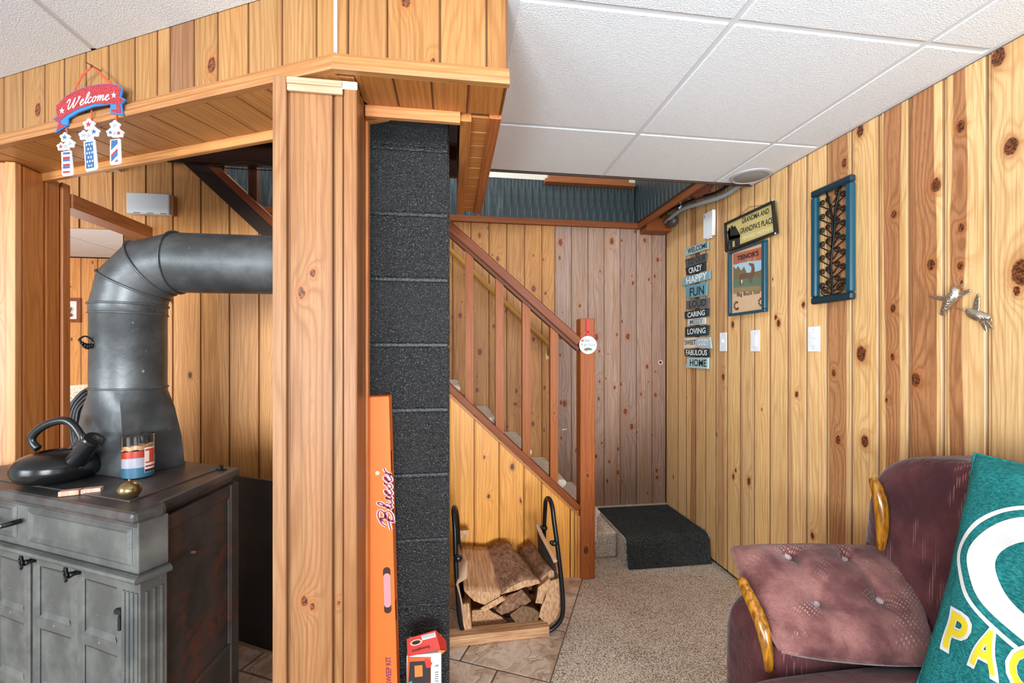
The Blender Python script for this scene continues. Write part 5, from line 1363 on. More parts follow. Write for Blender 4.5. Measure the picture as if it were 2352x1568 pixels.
bird('upper silver hummingbird ornament flying up right on the pine wall',
     [((1048, 848), .007), ((1062, 862), .012), ((1060, 895), .015), ((1030, 930), .016), ((1000, 985), .011), ((985, 1010), .008)],
     [[(1020, 905), (985, 905), (925, 900), (885, 908), (940, 930), (990, 938), (1020, 935)], [(1060, 905), (1085, 885), (1140, 862), (1182, 852), (1170, 875), (1120, 905), (1080, 925)]],
     [(1072, 850), (1110, 830), (1148, 818)], [[(1000, 980), (975, 990), (962, 1030), (980, 1042), (998, 1030), (1010, 1000)]])
bird('lower silver hummingbird ornament flying left on the pine wall',
     [((1150, 1005), .007), ((1170, 1012), .012), ((1200, 1030), .015), ((1240, 1045), .016), ((1280, 1052), .011), ((1305, 1060), .008)],
     [[(1195, 1020), (1190, 985), (1205, 920), (1225, 880), (1240, 910), (1238, 980), (1225, 1030)], [(1215, 1050), (1235, 1080), (1265, 1130), (1292, 1162), (1285, 1110), (1260, 1065)]],
     [(1140, 1004), (1110, 996), (1078, 990)], [[(1290, 1045), (1325, 1060), (1322, 1080), (1295, 1072)], [(1280, 1062), (1320, 1105), (1338, 1132), (1310, 1128), (1275, 1090)]])

# ================================================================== ANGEL ORNAMENT ON THE NEWEL
fa = FF((0, 2.43-.004, 0), (1, 0, 0))
an = thing('round_ornament', 'white round wooden ornament with red ribbon on the newel post', 'ornament', tuple(onY(1350, 815, 2.425)))
c_ = fa.px(1350, 792); rr = c_[0]-fa.px(1330, 792)[0]
ob('disc', MB().prism([(c_[0]+rr*math.cos(a), c_[1]+rr*math.sin(a)) for a in [k*math.pi/20 for k in range(40)]], 0, .005), SWHT, an, fa.M)
mb = MB()
for p, w_ in (([(1350, 733), (1350, 769)], .012), ([(1337, 766), (1350, 762), (1362, 767)], .012)):
    ribbon(mb, [fa.px(*q) for q in p], w_/.8, .003)
for dx in (-2.2, 2.2): ribbon(mb, [fa.px(1350+dx, 733), fa.px(1350+dx, 769)], .005, .0035)
ob('ribbon', mb, simple('red_ribbon', lin(206, 30, 34), .5), an, fa.M)
mb = MB(); text_in(mb, 'HEAR', [fa.px(*q) for q in ((1341, 785), (1354, 785), (1354, 779), (1341, 779))], .0054, .01); ob('lettering', mb, INK, an, fa.M); mb = MB(); pass; text_in(mb, 'the', [fa.px(*q) for q in ((1357, 784), (1361, 784), (1361, 780), (1357, 780))], .0054, .0); ob('lettering', mb, INK, an, fa.M); mb = MB()
q = [fa.px(*p) for p in ((1333, 797), (1366, 797), (1368, 787), (1335, 787))]; text_in(mb, 'Angel Voices', q, .0054, .0)
ob('lettering', mb, INK, an, fa.M)
mb = MB()
for k in range(7):
    a = math.radians(20+k*24); x_, y_ = 1350, 804; mb.prism([fa.px(x_, y_), fa.px(x_+9*math.cos(a-.25), y_-6*math.sin(a-.25)+1), fa.px(x_+12*math.cos(a), y_-8*math.sin(a)+1), fa.px(x_+9*math.cos(a+.25), y_-6*math.sin(a+.25)+1)], .005, .0055)
ob('leaf_print', mb, simple('leaf_green', lin(84, 128, 96), .6), an, fa.M)
mb = MB().prism([fa.px(*p) for p in ((1334, 781), (1338, 779), (1341, 783), (1336, 785))], .005, .0055).prism([fa.px(1347+2*math.cos(a), 805+2*math.sin(a)) for a in [k for k in range(6)]], .0055, .006)
ob('berry_print', mb, simple('berry_red', lin(196, 44, 40), .6), an, fa.M)

# ================================================================== BOXES BY THE CHIMNEY
OR = lin(236, 118, 42); ORM = simple('orange_cardboard', OR, .6, bumps=(400, .15, .001))
bx0 = onY(843, 912, 1.30).x; 
lean = math.atan2(.0235, .82)
BXM = Matrix.Translation((onY(866, 1568, 1.30).x-.010, 1.297, 0.001)) @ Matrix.Rotation(-lean, 4, 'Y') @ Matrix.Rotation(math.radians(0), 4, 'X')
bw = onY(906, 912, 1.297).x-bx0; bh = onY(870, 912, 1.297).z/math.cos(lean)
ob_ = thing('long_carton', 'tall narrow orange carton leaning beside the black chimney', 'box', (BXM @ Vector((bw/2, .035, 0))))
ob('carton', MB().box(0, bw, 0, .062, 0, bh-.002), ORM, ob_, BXM, bevel=.0012)
ob('end_flap', MB().box(.001, bw-.001, .002, .060, bh-.0018, bh, ), simple('orange_flap', lin(206, 92, 30), .6), ob_, BXM)
for z_ in (.25, .52, .80, bh-.22): ob('staple', MB().box(bw, bw+.0008, .004, .02, z_, z_+.06), BLACKM, ob_, BXM)
fb = FF(BXM @ Vector((0, 0, 0)), BXM.to_3x3() @ Vector((1, 0, 0)), BXM.to_3x3() @ Vector((0, 0, 1)))
WPK = simple('pale_outline', lin(246, 214, 206), .6); PUR = simple('maroon_print', lin(150, 40, 84), .6)
P0 = fb.px(893, 1205); P1 = fb.px(893, 1080)
PB = fb.px(901, 1150)
def bfn(extra=0): return lambda u_, v_: (PB[0]-v_*.0205, P0[1]+(P1[1]-P0[1])*u_)
mb = MB(); script_word(mb, 'Blueser', bfn(), .0095, .0004); ob('logo_outline', mb, WPK, ob_, fb.M)
mb = MB(); script_word(mb, 'Blueser', bfn(), .0042, .0008); ob('logo', mb, PUR, ob_, fb.M)
p_ = fb.px(867, 1086); ob('round_sticker', MB().prism([(p_[0]+.006*math.cos(a), p_[1]+.006*math.sin(a)) for a in [k*math.pi/8 for k in range(16)]], 0, .0006), simple('sticker', lin(232, 200, 180), .5), ob_, fb.M)
mb = MB(); Q = [fb.px(*p) for p in ((883, 1362), (896, 1362), (898, 1308), (885, 1308))]
def stadium(a, b, w_): 
    cx_ = (a[0]+b[0])/2; zs_ = sorted((a[1], b[1])); out = []
    for k in range(9): t_ = math.pi*k/8; out.append((cx_+w_*math.cos(t_), zs_[1]-w_+w_*math.sin(t_)))
    for k in range(9): t_ = math.pi+math.pi*k/8; out.append((cx_+w_*math.cos(t_), zs_[0]+w_+w_*math.sin(t_)))
    return out
a, b = fb.px(887, 1302), fb.px(892, 1408)
ob('handle_slot', MB().prism(stadium(a, b, .0105), -.0005, .0004), simple('slot_dark', lin(70, 40, 30), .8), ob_, fb.M)
a, b = fb.px(887, 1316), fb.px(892, 1394)
ob('handle_slot', MB().prism(stadium(a, b, .0100), 0, .0012), simple('pink_foam', lin(214, 150, 154), .6), ob_, fb.M)
a = fb.px(888, 1572); b = fb.px(896, 1507)
mb = MB(); text_in(mb, 'SWEEP KIT', [(b[0]+.002, a[1]), (b[0]+.002, b[1]), (a[0]-.001, b[1]), (a[0]-.001, a[1])], .0006, .02)
ob('lettering', mb, simple('violet_print', lin(132, 40, 96), .6), ob_, fb.M)

# red firestarter carton with its lid open
fc = FF((0, 1.262, 0), (1, 0, 0))
c0, c1 = onY(934, 1500, 1.262), onY(1013, 1500, 1.262)
fcn = thing('firelog_carton', 'small open red and white carton standing before the chimney', 'box', ((c0.x+c1.x)/2, 1.31, 0))
ztop = onY(975, 1502, 1.262).z
ob('carton', MB().box(c0.x, c1.x, 1.262, 1.345, .001, ztop), simple('carton_white', lin(232, 226, 216), .5), fcn, bevel=.001)
def fl_(nm, pts, z, mat): return ob(nm, MB().prism([fc.px(*p) for p in pts], 0, z), mat, fcn, fc.M)
fl_('print', [(936, 1508), (990, 1508), (990, 1575), (934, 1575)], .0005, simple('print_orange', lin(206, 96, 52), .5, var=.3))
fl_('print', [(941, 1519), (989, 1516), (989, 1567), (938, 1570)], .0009, simple('print_black', lin(46, 38, 38), .5))
fl_('print', [(952, 1528), (970, 1526), (971, 1552), (953, 1554)], .0013, simple('print_fire', lin(240, 130, 60), .5, var=.6))
fl_('print', [(975, 1514), (982, 1511), (993, 1522), (988, 1532), (979, 1532)], .0014, simple('print_badge', lin(214, 56, 48), .5))
fl_('print', [(938, 1566), (946, 1562), (950, 1575), (938, 1580)], .0014, simple('print_teal', lin(40, 150, 160), .5))
mb = MB(); text_in(mb, 'USE', [fc.px(*p) for p in ((998, 1531), (1007, 1530), (1007, 1525), (998, 1526))], .0008, .02)
for k in range(6): mb.prism([fc.px(*p) for p in ((999, 1543+k*5), (1007, 1542+k*5), (1007, 1543.3+k*5), (999, 1544.3+k*5))], 0, .0006)
ob('lettering', mb, INK, fcn, fc.M)
lid = [(934, 1466), (998, 1448), (1011, 1491), (936, 1508)]
lp = [onY(934, 1467, 1.285), onY(1000, 1447, 1.285), onY(1011, 1490, 1.258), onY(936, 1508, 1.258)]
nrm = (lp[1]-lp[0]).cross(lp[3]-lp[0]).normalized(); nrm = nrm if nrm.y > 0 else -nrm
REDC = simple('red_carton', lin(206, 50, 40), .45)
ld = ob('lid', MB().add(lp+[p+nrm*.002 for p in lp], [(0, 1, 2, 3), (7, 6, 5, 4), (0, 4, 5, 1), (1, 5, 6, 2), (2, 6, 7, 3), (3, 7, 4, 0)]), REDC, fcn)
fp = [lp[1], onY(1024, 1470, 1.30), onY(1026, 1493, 1.29), lp[2]]
ob('lid_flap', MB().add(fp+[p+Vector((0, .002, 0)) for p in fp], [(0, 1, 2, 3), (7, 6, 5, 4), (0, 4, 5, 1), (1, 5, 6, 2), (2, 6, 7, 3), (3, 7, 4, 0)]), REDC, fcn)
fp = [onY(1005, 1492, 1.262), onY(1024, 1494, 1.28), onY(1013, 1503, 1.28), onY(1008, 1503, 1.262)]
ob('lid_flap', MB().add(fp+[p+Vector((0, .002, 0)) for p in fp], [(0, 1, 2, 3), (7, 6, 5, 4), (0, 4, 5, 1), (1, 5, 6, 2), (2, 6, 7, 3), (3, 7, 4, 0)]), simple('inner_flap', lin(236, 140, 60), .6), fcn)
ex_ = (lp[1]-lp[0]).normalized(); fl2 = FF(lp[0]-nrm*.0006, ex_, (lp[0]-lp[3])); s2 = 1 if fl2.n.y < 0 else -1
mb = MB(); mb.prism([fl2.px(*p) for p in ((968, 1460), (999, 1452), (1001, 1462), (970, 1470))], 0, .0006); ob('barcode_patch', mb, SWHT, ld, fl2.M)
mb = MB()
for k in range(9): mb.prism([fl2.px(*p) for p in ((971+k*3, 1460-k*.8), (972.2+k*3, 1459.7-k*.8), (973.2+k*3, 1466-k*.8), (972+k*3, 1466.3-k*.8))], .0006, .0009)
text_in(mb, 'Sweeping', [fl2.px(*p) for p in ((986, 1480), (946, 1491), (947, 1499), (988, 1488))], .0009, .02)
ob('lettering', mb, INKW if False else INK, ld, fl2.M)
mb = MB().prism([fl2.px(956+14*math.cos(a), 1475+7*math.sin(a)-3*math.cos(a)) for a in [k*math.pi/10 for k in range(20)]], 0, .0006); ob('print', mb, simple('badge_cream', lin(232, 190, 150), .5), ld, fl2.M)
mb = MB().prism([fl2.px(956+10*math.cos(a), 1475+4.5*math.sin(a)-2*math.cos(a)) for a in [k*math.pi/10 for k in range(20)]], .0006, .001); ob('print', mb, INK, ld, fl2.M)

# ================================================================== FIREWOOD RACK
def m_bark():
    g = G('firewood_bark'); co = g.co()
    a = g.noise(g.vmath('MULTIPLY', co, (46, 46, 24)), 1.0, 6, .75); b = g.noise(co, 170, 3)
    c = g.ramp(a, [(.3, lin(84, 56, 42)), (.45, lin(140, 102, 78)), (.6, lin(178, 136, 108)), (.75, lin(206, 168, 138))])
    c = g.mix(g.sstep(b, .64, .72), c, lin(226, 190, 150))
    return g.done(c, .9, g.bump(a, 1.0, .012), spec=.15)
def m_split():
    g = G('split_wood'); co = g.co()
    a = g.noise(g.vmath('MULTIPLY', co, (90, 90, 6)), 1.0, 4, .65); b = g.noise(co, 260, 2)
    c = g.ramp(a, [(.3, lin(146, 100, 70)), (.5, lin(196, 148, 108)), (.7, lin(222, 180, 138))])
    c = g.mix(g.sstep(b, .66, .74), c, lin(96, 62, 44))
    return g.done(c, .85, g.bump(a, .8, .005), spec=.2)
def m_end(nm, k):
    g = G(nm); co = g.co()
    a = g.noise(g.vmath('MULTIPLY', co, (120, 26, 120)), 1.0, 3, .6)
    c = g.ramp(a, [(.3, tuple(x*k for x in lin(158, 112, 80))), (.6, tuple(x*k for x in lin(214, 170, 128)))])
    return g.done(c, .85, g.bump(a, .5, .002), spec=.2)
BARK, SPLIT, ENDG, ENDD = m_bark(), m_split(), m_end('cut_end_grain', 1.0), m_end('dark_end_grain', .35)
def logw(label, poly, Yn, back, Yf, bark, shrink=.9, end=None, grp=None, seed=1, amp=.006):
    """poly: end face traced on the plane Y=Yn; the body runs back so that its far end is centred on back"""
    rnd_ = random.Random(seed); P = [onY(*p, Yn) for p in poly]
    # densify the outline
    out = []; tg = []
    for i in range(len(P)):
        a, b = P[i], P[(i+1) % len(P)]; k = max(1, int((b-a).length/.014))
        for j in range(k): out.append(a+(b-a)*j/k); tg.append(i)
    c_ = sum(P, Vector())/len(P); bv = onY(*back, Yf)-c_; n_ = len(out); NL = 9
    def nz(p): 
        from mathutils import noise as mn
        return mn.noise(p*22+Vector((seed*3.1, 0, 0)))*amp+mn.noise(p*60)*amp*.4
    d_ = bv.normalized(); ey = Vector((0, 0, 1)); ex = ey.cross(d_).normalized(); ey = d_.cross(ex)
    M = fr(c_, ex, ey, d_); Mi = M.inverted(); vs = []
    for l in range(NL+1):
        t_ = l/NL; s_ = 1+(shrink-1)*t_
        for p in out:
            q = c_+(p-c_)*s_+bv*t_; r_ = (p-c_); r_ = r_.normalized() if r_.length > 1e-6 else r_
            vs.append(Mi @ (q+r_*nz(q)))
    fs = []; mi = []
    for l in range(NL):
        for i in range(n_):
            fs.append((l*n_+i, l*n_+(i+1) % n_, (l+1)*n_+(i+1) % n_, (l+1)*n_+i)); mi.append(0 if tg[i] in bark else 1)
    fs.append(tuple(range(n_))[::-1]); mi.append(2); fs.append(tuple(range(NL*n_, (NL+1)*n_))); mi.append(2)
    A = 0
    for i in range(n_): A += out[i].x*out[(i+1) % n_].z-out[(i+1) % n_].x*out[i].z
    if A < 0: fs = [f[::-1] for f in fs]
    mb = MB(); mb.v = vs; mb.f = fs; mb.m = mi
    o = ob('firewood_log', mb, [BARK, SPLIT, end or ENDG], None, M)
    me = o.data; me.polygons.foreach_set('use_smooth', [m_ != 2 for m_ in mi]); return tag(o, label, 'log', 'split logs in the firewood rack')
logw('left flat-topped log covered with sawdust in the rack', [(1066, 1356), (1150, 1361), (1147, 1374), (1118, 1391), (1088, 1380)], 2.0, (1098, 1266), 2.38, [], 1.0, seed=1, amp=.004)
logw('big bark-covered log slanting across the top middle of the rack', [(1148, 1366), (1175, 1346), (1205, 1331), (1238, 1330), (1241, 1339)], 1.995, (1138, 1252), 2.39, [0, 1, 2], .95, seed=2, amp=.009)
logw('bark-covered log slanting across the top right of the rack', [(1238, 1347), (1246, 1322), (1266, 1308), (1283, 1322), (1262, 1338)], 2.03, (1208, 1262), 2.40, [0, 1, 2], 1.25, seed=3, amp=.008)
logw('tall pale split wedge at the right end of the rack', [(1264, 1336), (1286, 1326), (1290, 1372), (1282, 1414), (1262, 1440), (1238, 1414)], 1.99, (1262, 1350), 2.30, [2, 3], .9, seed=4)
logw('narrow pale split piece left of the tall wedge in the rack', [(1262, 1328), (1264, 1336), (1245, 1388), (1230, 1384), (1237, 1350)], 1.985, (1236, 1330), 2.25, [3], .9, seed=5)
logw('thin pale stick poking out below the big log', [(1104, 1396), (1112, 1405), (1160, 1378), (1152, 1369)], 1.99, (1150, 1370), 2.15, [], .9, seed=6, amp=.002)
logw('short bark-topped log under the right of the big log', [(1140, 1402), (1152, 1412), (1205, 1390), (1220, 1380), (1198, 1354), (1165, 1370)], 2.02, (1180, 1350), 2.30, [0, 3, 4, 5], .9, end=BARK, seed=7)
logw('dark weathered wedge end at the bottom centre of the rack', [(1172, 1412), (1200, 1393), (1226, 1397), (1244, 1411), (1222, 1438), (1190, 1438)], 2.0, (1205, 1385), 2.32, [1, 2, 3], .95, end=ENDD, seed=8)
logw('split log low at the left bottom of the rack', [(1084, 1402), (1120, 1398), (1165, 1425), (1160, 1445), (1086, 1455)], 2.05, (1115, 1385), 2.34, [0, 1], .95, end=SPLIT, seed=9)
logw('upright pale split plank at the left side of the rack', [(1061, 1388), (1077, 1386), (1084, 1452), (1066, 1458)], 1.985, (1075, 1395), 2.1, [], .9, seed=10, amp=.001)
logw('dark log at the very bottom back of the rack', [(1086, 1452), (1236, 1436), (1232, 1395), (1160, 1385), (1090, 1402)], 2.12, (1150, 1380), 2.38, [0, 1, 2, 3], .9, end=BARK, seed=11)
logw('small offcut resting high at the left back by the hoop', [(1050, 1219), (1077, 1217), (1075, 1234), (1056, 1239)], 2.32, (1066, 1222), 2.42, [2], .9, seed=12, amp=.001)
rk = thing('firewood_rack', 'black tube firewood rack with tan canvas sling below the stairs', 'rack', (.22, 2.1, 0))
def tubepx(pts, r_, nm='hoop', mat=STEELB, k=5): return ob(nm, MB().tube(smooth_pts([tuple(onY(x_, y_, Y_)) for x_, y_, Y_ in pts], k), r_, 10), mat, rk, smooth=True)
tubepx([(1244, 1452, 1.965), (1268, 1444, 1.965), (1288, 1422, 1.965), (1293, 1390, 1.97), (1289, 1330, 1.985), (1281, 1260, 2.0), (1273, 1200, 2.02), (1268, 1162, 2.04), (1261, 1145, 2.08), (1254, 1148, 2.12), (1252, 1170, 2.16), (1250, 1210, 2.2), (1250, 1280, 2.25), (1252, 1360, 2.30), (1235, 1392, 2.32)], .011)
tubepx([(1085, 1458, 2.0), (1066, 1452, 1.99), (1056, 1420, 1.985), (1051, 1360, 1.985), (1047, 1290, 2.0), (1045, 1220, 2.02), (1042, 1178, 2.05), (1043, 1165, 2.09), (1047, 1170, 2.14), (1051, 1200, 2.2), (1055, 1280, 2.28), (1062, 1360, 2.32), (1075, 1385, 2.34)], .011)
for (x0_, y0_, Y0_, x1_, y1_, Y1_) in ((1085, 1458, 2.0, 1244, 1452, 1.965), (1075, 1385, 2.34, 1235, 1392, 2.32)):
    a, b = onY(x0_, y0_, Y0_), onY(x1_, y1_, Y1_); a.z = max(a.z, .012); b.z = max(b.z, .012); ob('bottom_tube', MB().tube([a, b], .010, 10), STEELB, rk, smooth='auto')
CANV = simple('tan_canvas', lin(206, 162, 128), .9, bumps=(500, .4, .001)); CAND = simple('dark_canvas', lin(56, 46, 42), .9, bumps=(500, .4, .001))
tubepx([(1234, 1204, 2.22), (1243, 1226, 2.15), (1262, 1262, 2.05), (1276, 1290, 1.985)], [(.011, .008)]*16, 'sling_hem', CANV)
for (x_, y_, Y_) in ((1250, 1212, 2.19), (1273, 1247, 2.0)):
    c_ = onY(x_, y_, Y_); ob('knot', MB().superq(c_, (.017, .015, .013), .8, 12, 8).superq(c_+Vector((-.012, 0, .004)), (.011, .010, .009), .8, 10, 8), BLACKM, rk, smooth=True)
def sheet(nm, rows, mat, th=.003):
    vs = []; n_ = len(rows[0])
    for r_ in rows:
        for p in r_: vs.append(onY(*p))
    m_ = len(rows); fs = [(i*n_+j, i*n_+j+1, (i+1)*n_+j+1, (i+1)*n_+j) for i in range(m_-1) for j in range(n_-1)]
    o = ob(nm, MB().add(vs, fs), mat, rk, smooth=True); s_ = o.modifiers.new('s', 'SOLIDIFY'); s_.thickness = th; s_.offset = 0; return o
sheet('sling_side', [[(1234, 1206, 2.22), (1250, 1240, 2.12), (1265, 1270, 2.05), (1276, 1292, 1.99)], [(1236, 1260, 2.26), (1252, 1290, 2.14), (1268, 1320, 2.07), (1281, 1345, 2.0)], [(1238, 1320, 2.30), (1254, 1350, 2.16), (1270, 1385, 2.08), (1284, 1410, 2.0)]], CAND)
sheet('sling_side', [[(1052, 1240, 2.3), (1056, 1262, 2.15), (1066, 1284, 2.03), (1074, 1288, 1.975)], [(1047, 1290, 2.3), (1049, 1310, 2.15), (1050, 1322, 2.0), (1072, 1328, 1.965)], [(1046, 1330, 2.3), (1046, 1338, 2.15), (1046, 1342, 1.985), (1052, 1340, 1.965)], [(1056, 1385, 2.3), (1056, 1385, 2.15), (1057, 1385, 1.99), (1062, 1386, 1.975)], [(1070, 1445, 2.3), (1070, 1445, 2.15), (1068, 1448, 2.0), (1073, 1446, 1.98)]], CANV)
c_ = onY(1052, 1282, 1.985); ob('knot', MB().superq(c_, (.020, .016, .016), .8, 12, 8), BLACKM, rk, smooth=True)
fa0 = onZ(1036, 1492, .0); fb0 = onZ(1262, 1466, .0); dd = (fb0-fa0); Ll = dd.length; dd.normalize()
nn = Vector((-dd.y, dd.x, 0))
MBo = fr(Vector((fa0.x-.03, fa0.y, .009)), nn.cross(dd), nn, dd)
o = ob('pine_board', MB().box(-.045 if nn.cross(dd).z < 0 else 0, 0 if nn.cross(dd).z < 0 else .045, 0, .06, 0, Ll+.03), SPLIT, None, MBo, bevel=.002)
tag(o, 'rough pine board lying on the tiles in front of the firewood rack', 'board')

# ================================================================== ARMCHAIR
def m_velour(nm, c0_, c1_, c2_):
    g = G(nm); co = g.co(); a = g.noise(co, 7, 4, .6); b = g.noise(co, 240, 2)
    c = g.mix(g.sstep(a, .32, .66), c0_, c1_)
    # rows of woven dashes in patches
    X, Y, Z = g.sep(co); q = g.vor(g.comb(g.math('MULTIPLY', g.math('ADD', X, g.math('MULTIPLY', Y, .5)), 60), g.math('MULTIPLY', g.math('SUBTRACT', Y, g.math('MULTIPLY', X, .5)), 150), 0), 1.0, dims='2D')
    q.inputs['Randomness'].default_value = .25
    m = g.math('MULTIPLY', g.sstep(q.outputs['Distance'], .30, .18), g.sstep(g.noise(g.vmath('MULTIPLY', co, (3, 9, 3)), 1.6, 2), .52, .62))
    c = g.mix(g.math('MULTIPLY', m, .5), c, c2_)
    c = g.mix(g.math('MULTIPLY', g.sstep(b, .4, .7), .25), c, c0_)
    h = g.math('ADD', b, g.math('MULTIPLY', g.noise(co, 16, 3, .6, .8), 6))
    return g.done(c, .8, g.bump(h, .35, .004), spec=.2, **{'Sheen Weight': .35, 'Sheen Roughness': .4})
VEL = m_velour('mauve_velour', lin(92, 50, 50), lin(156, 106, 100), lin(222, 184, 166))
VELD = m_velour('maroon_velour', lin(66, 32, 36), lin(98, 52, 54), lin(168, 120, 116))
VELS = m_velour('seat_velour', lin(84, 44, 44), lin(124, 70, 66), lin(186, 140, 130))
gw = G('golden_varnished_wood'); cow = gw.co(); aw = gw.noise(gw.vmath('MULTIPLY', cow, (120, 120, 18)), 1.0, 3)
GOLDW = gw.done(gw.mix(gw.sstep(aw, .35, .65), lin(122, 72, 16), lin(186, 124, 34)), .18, None, 0, .6)
ac = thing('armchair', 'mauve tufted velour armchair with golden wood arm trim, lower right', 'armchair', (1.1, .8, 0))
def bk(q, p):
    # slim towards the top, rolled front
    z_ = p.z; lean_ = .03*z_; q = Vector((q.x*(1-.25*z_)+lean_, q.y, q.z)); return q
ob('backrest', MB().superq((1.445, .655, .635), (.125, .625, .372), .32, 64, 32, lambda q, p: Vector((q.x*(1-.18*p.z), q.y-(.05*max(0, p.z)**2 if p.y > 0 else 0), q.z+.012*math.sin(p.y*3)))), VELD, ac, smooth=True)
ob('arm', MB().superq((1.13, 1.165, .29), (.285, .125, .28), .35, 48, 24), VELD, ac, smooth=True)
ob('arm', MB().superq((1.13, .10, .34), (.285, .125, .30), .35, 48, 24), VELD, ac, smooth=True)
ob('base', MB().superq((1.05, .62, .17), (.37, .44, .155), .22, 40, 16), VELD, ac, smooth=True)
ob('seat', MB().superq((1.02, .60, .385), (.40, .455, .095), .42, 56, 24, lambda q, p: Vector((q.x, q.y, q.z+.022*(1-p.x*p.x)*(1-p.y*p.y)*(1 if p.z > 0 else 0)))), VELS, ac, smooth=True)
# tufted pad over the far arm
CNR = [Vector((.905, 1.335, .665)), Vector((1.465, 1.225, .672)), Vector((.850, 1.035, .515)), Vector((1.250, .960, .490))]
mid = (CNR[0]+CNR[1]+CNR[2]+CNR[3])/4; pn = (CNR[1]-CNR[0]).cross(CNR[0]-CNR[2]).normalized(); pn = pn if pn.z > 0 else -pn
def padP(a, b):
    a_, b_ = (a+1)/2, (b+1)/2; return (CNR[0]*(1-a_)+CNR[1]*a_)*b_+(CNR[2]*(1-a_)+CNR[3]*a_)*(1-b_)
def padinv(px_, py_):
    best = None
    for i in range(41):
        for j in range(41):
            a, b = -1+i/20, -1+j/20; P = padP(a, b)+pn*.03; v_ = P-CAM; f_ = v_.y*CS+v_.x*SN; x_ = 1176+1000*(v_.x*CS-v_.y*SN)/f_; y_ = 812-1000*v_.z/f_
            e = (x_-px_)**2+(y_-py_)**2
            if best is None or e < best[0]: best = (e, a, b)
    return best[1:]
btn = [padinv(1815, 1277), padinv(1945, 1279), padinv(1875, 1384), padinv(2018, 1383)]
def hgt(a, b):
    h_ = .058*(max(0, 1-abs(a)**3.2)**.5)*(max(0, 1-abs(b)**3.2)**.5)
    for (p, q) in btn:
        d2_ = ((a-p)*.25)**2+((b-q)*.17)**2; h_ -= .022*math.exp(-d2_/.0007)+.008*math.exp(-d2_/.004)
    # seams joining the buttons
    for (i, j) in ((0, 2), (1, 3), (1, 2)):
        (p, q), (r_, s_) = btn[i], btn[j]; vx, vy = r_-p, s_-q; t_ = max(0, min(1, ((a-p)*vx+(b-q)*vy)/(vx*vx+vy*vy))); dx_, dy_ = (a-p-vx*t_)*.25, (b-q-vy*t_)*.17
        h_ -= .006*math.exp(-(dx_*dx_+dy_*dy_)/.00012)
    return h_
NA, NB_ = 64, 48; vs = []
for j in range(NB_+1):
    for i in range(NA+1):
        a, b = -1+2*i/NA, -1+2*j/NB_; k_ = 1
        # round the corners
        aa = a*math.sqrt(1-b*b*.10); bb = b*math.sqrt(1-a*a*.10)
        vs.append(padP(aa, bb)+pn*(hgt(a, b)+.006))
top_n = len(vs)
for j in range(NB_+1):
    for i in range(NA+1):
        a, b = -1+2*i/NA, -1+2*j/NB_; aa = a*math.sqrt(1-b*b*.10); bb = b*math.sqrt(1-a*a*.10)
        vs.append(padP(aa, bb)-pn*(.006+.05*(max(0, 1-abs(a)**4)**.5)*(max(0, 1-abs(b)**4)**.5)))
fs = []; I = lambda i, j, t_=0: t_*top_n+j*(NA+1)+i
for j in range(NB_):
    for i in range(NA):
        fs.append((I(i, j), I(i+1, j), I(i+1, j+1), I(i, j+1))); fs.append((I(i, j, 1), I(i, j+1, 1), I(i+1, j+1, 1), I(i+1, j, 1)))
for i in range(NA): fs += [(I(i, 0), I(i, 0, 1), I(i+1, 0, 1), I(i+1, 0)), (I(i, NB_), I(i+1, NB_), I(i+1, NB_, 1), I(i, NB_, 1))]
for j in range(NB_): fs += [(I(0, j), I(0, j+1), I(0, j+1, 1), I(0, j, 1)), (I(NA, j), I(NA, j, 1), I(NA, j+1, 1), I(NA, j+1))]
pad = ob('arm_pad', MB().add(vs, fs), VEL, ac, smooth=True); pad['label'] = 'tufted mauve arm pad'
edge = []
for k in range(120):
    t_ = k/120*4; s_ = int(t_); f_ = t_-s_; a, b = [(-1+2*f_, -1), (1, -1+2*f_), (1-2*f_, 1), (-1, 1-2*f_)][s_]
    edge.append(padP(a*math.sqrt(1-b*b*.10), b*math.sqrt(1-a*a*.10))+pn*.002)
edge.append(edge[0]); ob('piping', MB().tube(edge, .0055, 6, cap=False), VEL, pad, smooth=True)
for (a, b) in btn:
    c_ = padP(a, b)+pn*(hgt(a, b)+.010)
    ob('button', MB().superq((0, 0, 0), (.013, .013, .005), 1, 16, 8), simple('button_velour', lin(206, 184, 184), .5), pad, fr(c_, (CNR[1]-CNR[0]).normalized(), pn.cross((CNR[1]-CNR[0]).normalized()), pn), smooth=True)
def trimw(pts, X_, nm='wood_trim'):
    P = smooth_pts([tuple(onX(x_, y_, X_)) for x_, y_ in pts], 5); n_ = len(P)
    rs = [(.012*math.sin(math.pi*(.14+.76*i/(n_-1)))+.006, .012*math.sin(math.pi*(.14+.76*i/(n_-1)))+.006) for i in range(n_)]
    ob(nm, MB().tube(P, rs, 14), GOLDW, ac, smooth=True)['label'] = 'golden varnished wood trim'
trimw([(1702, 1328), (1711, 1348), (1729, 1385), (1746, 1425), (1757, 1465), (1763, 1500), (1766, 1540)], .845)
trimw([(2004, 1098), (2012, 1115), (2022, 1150), (2026, 1190), (2026, 1225), (2022, 1262)], 1.312)

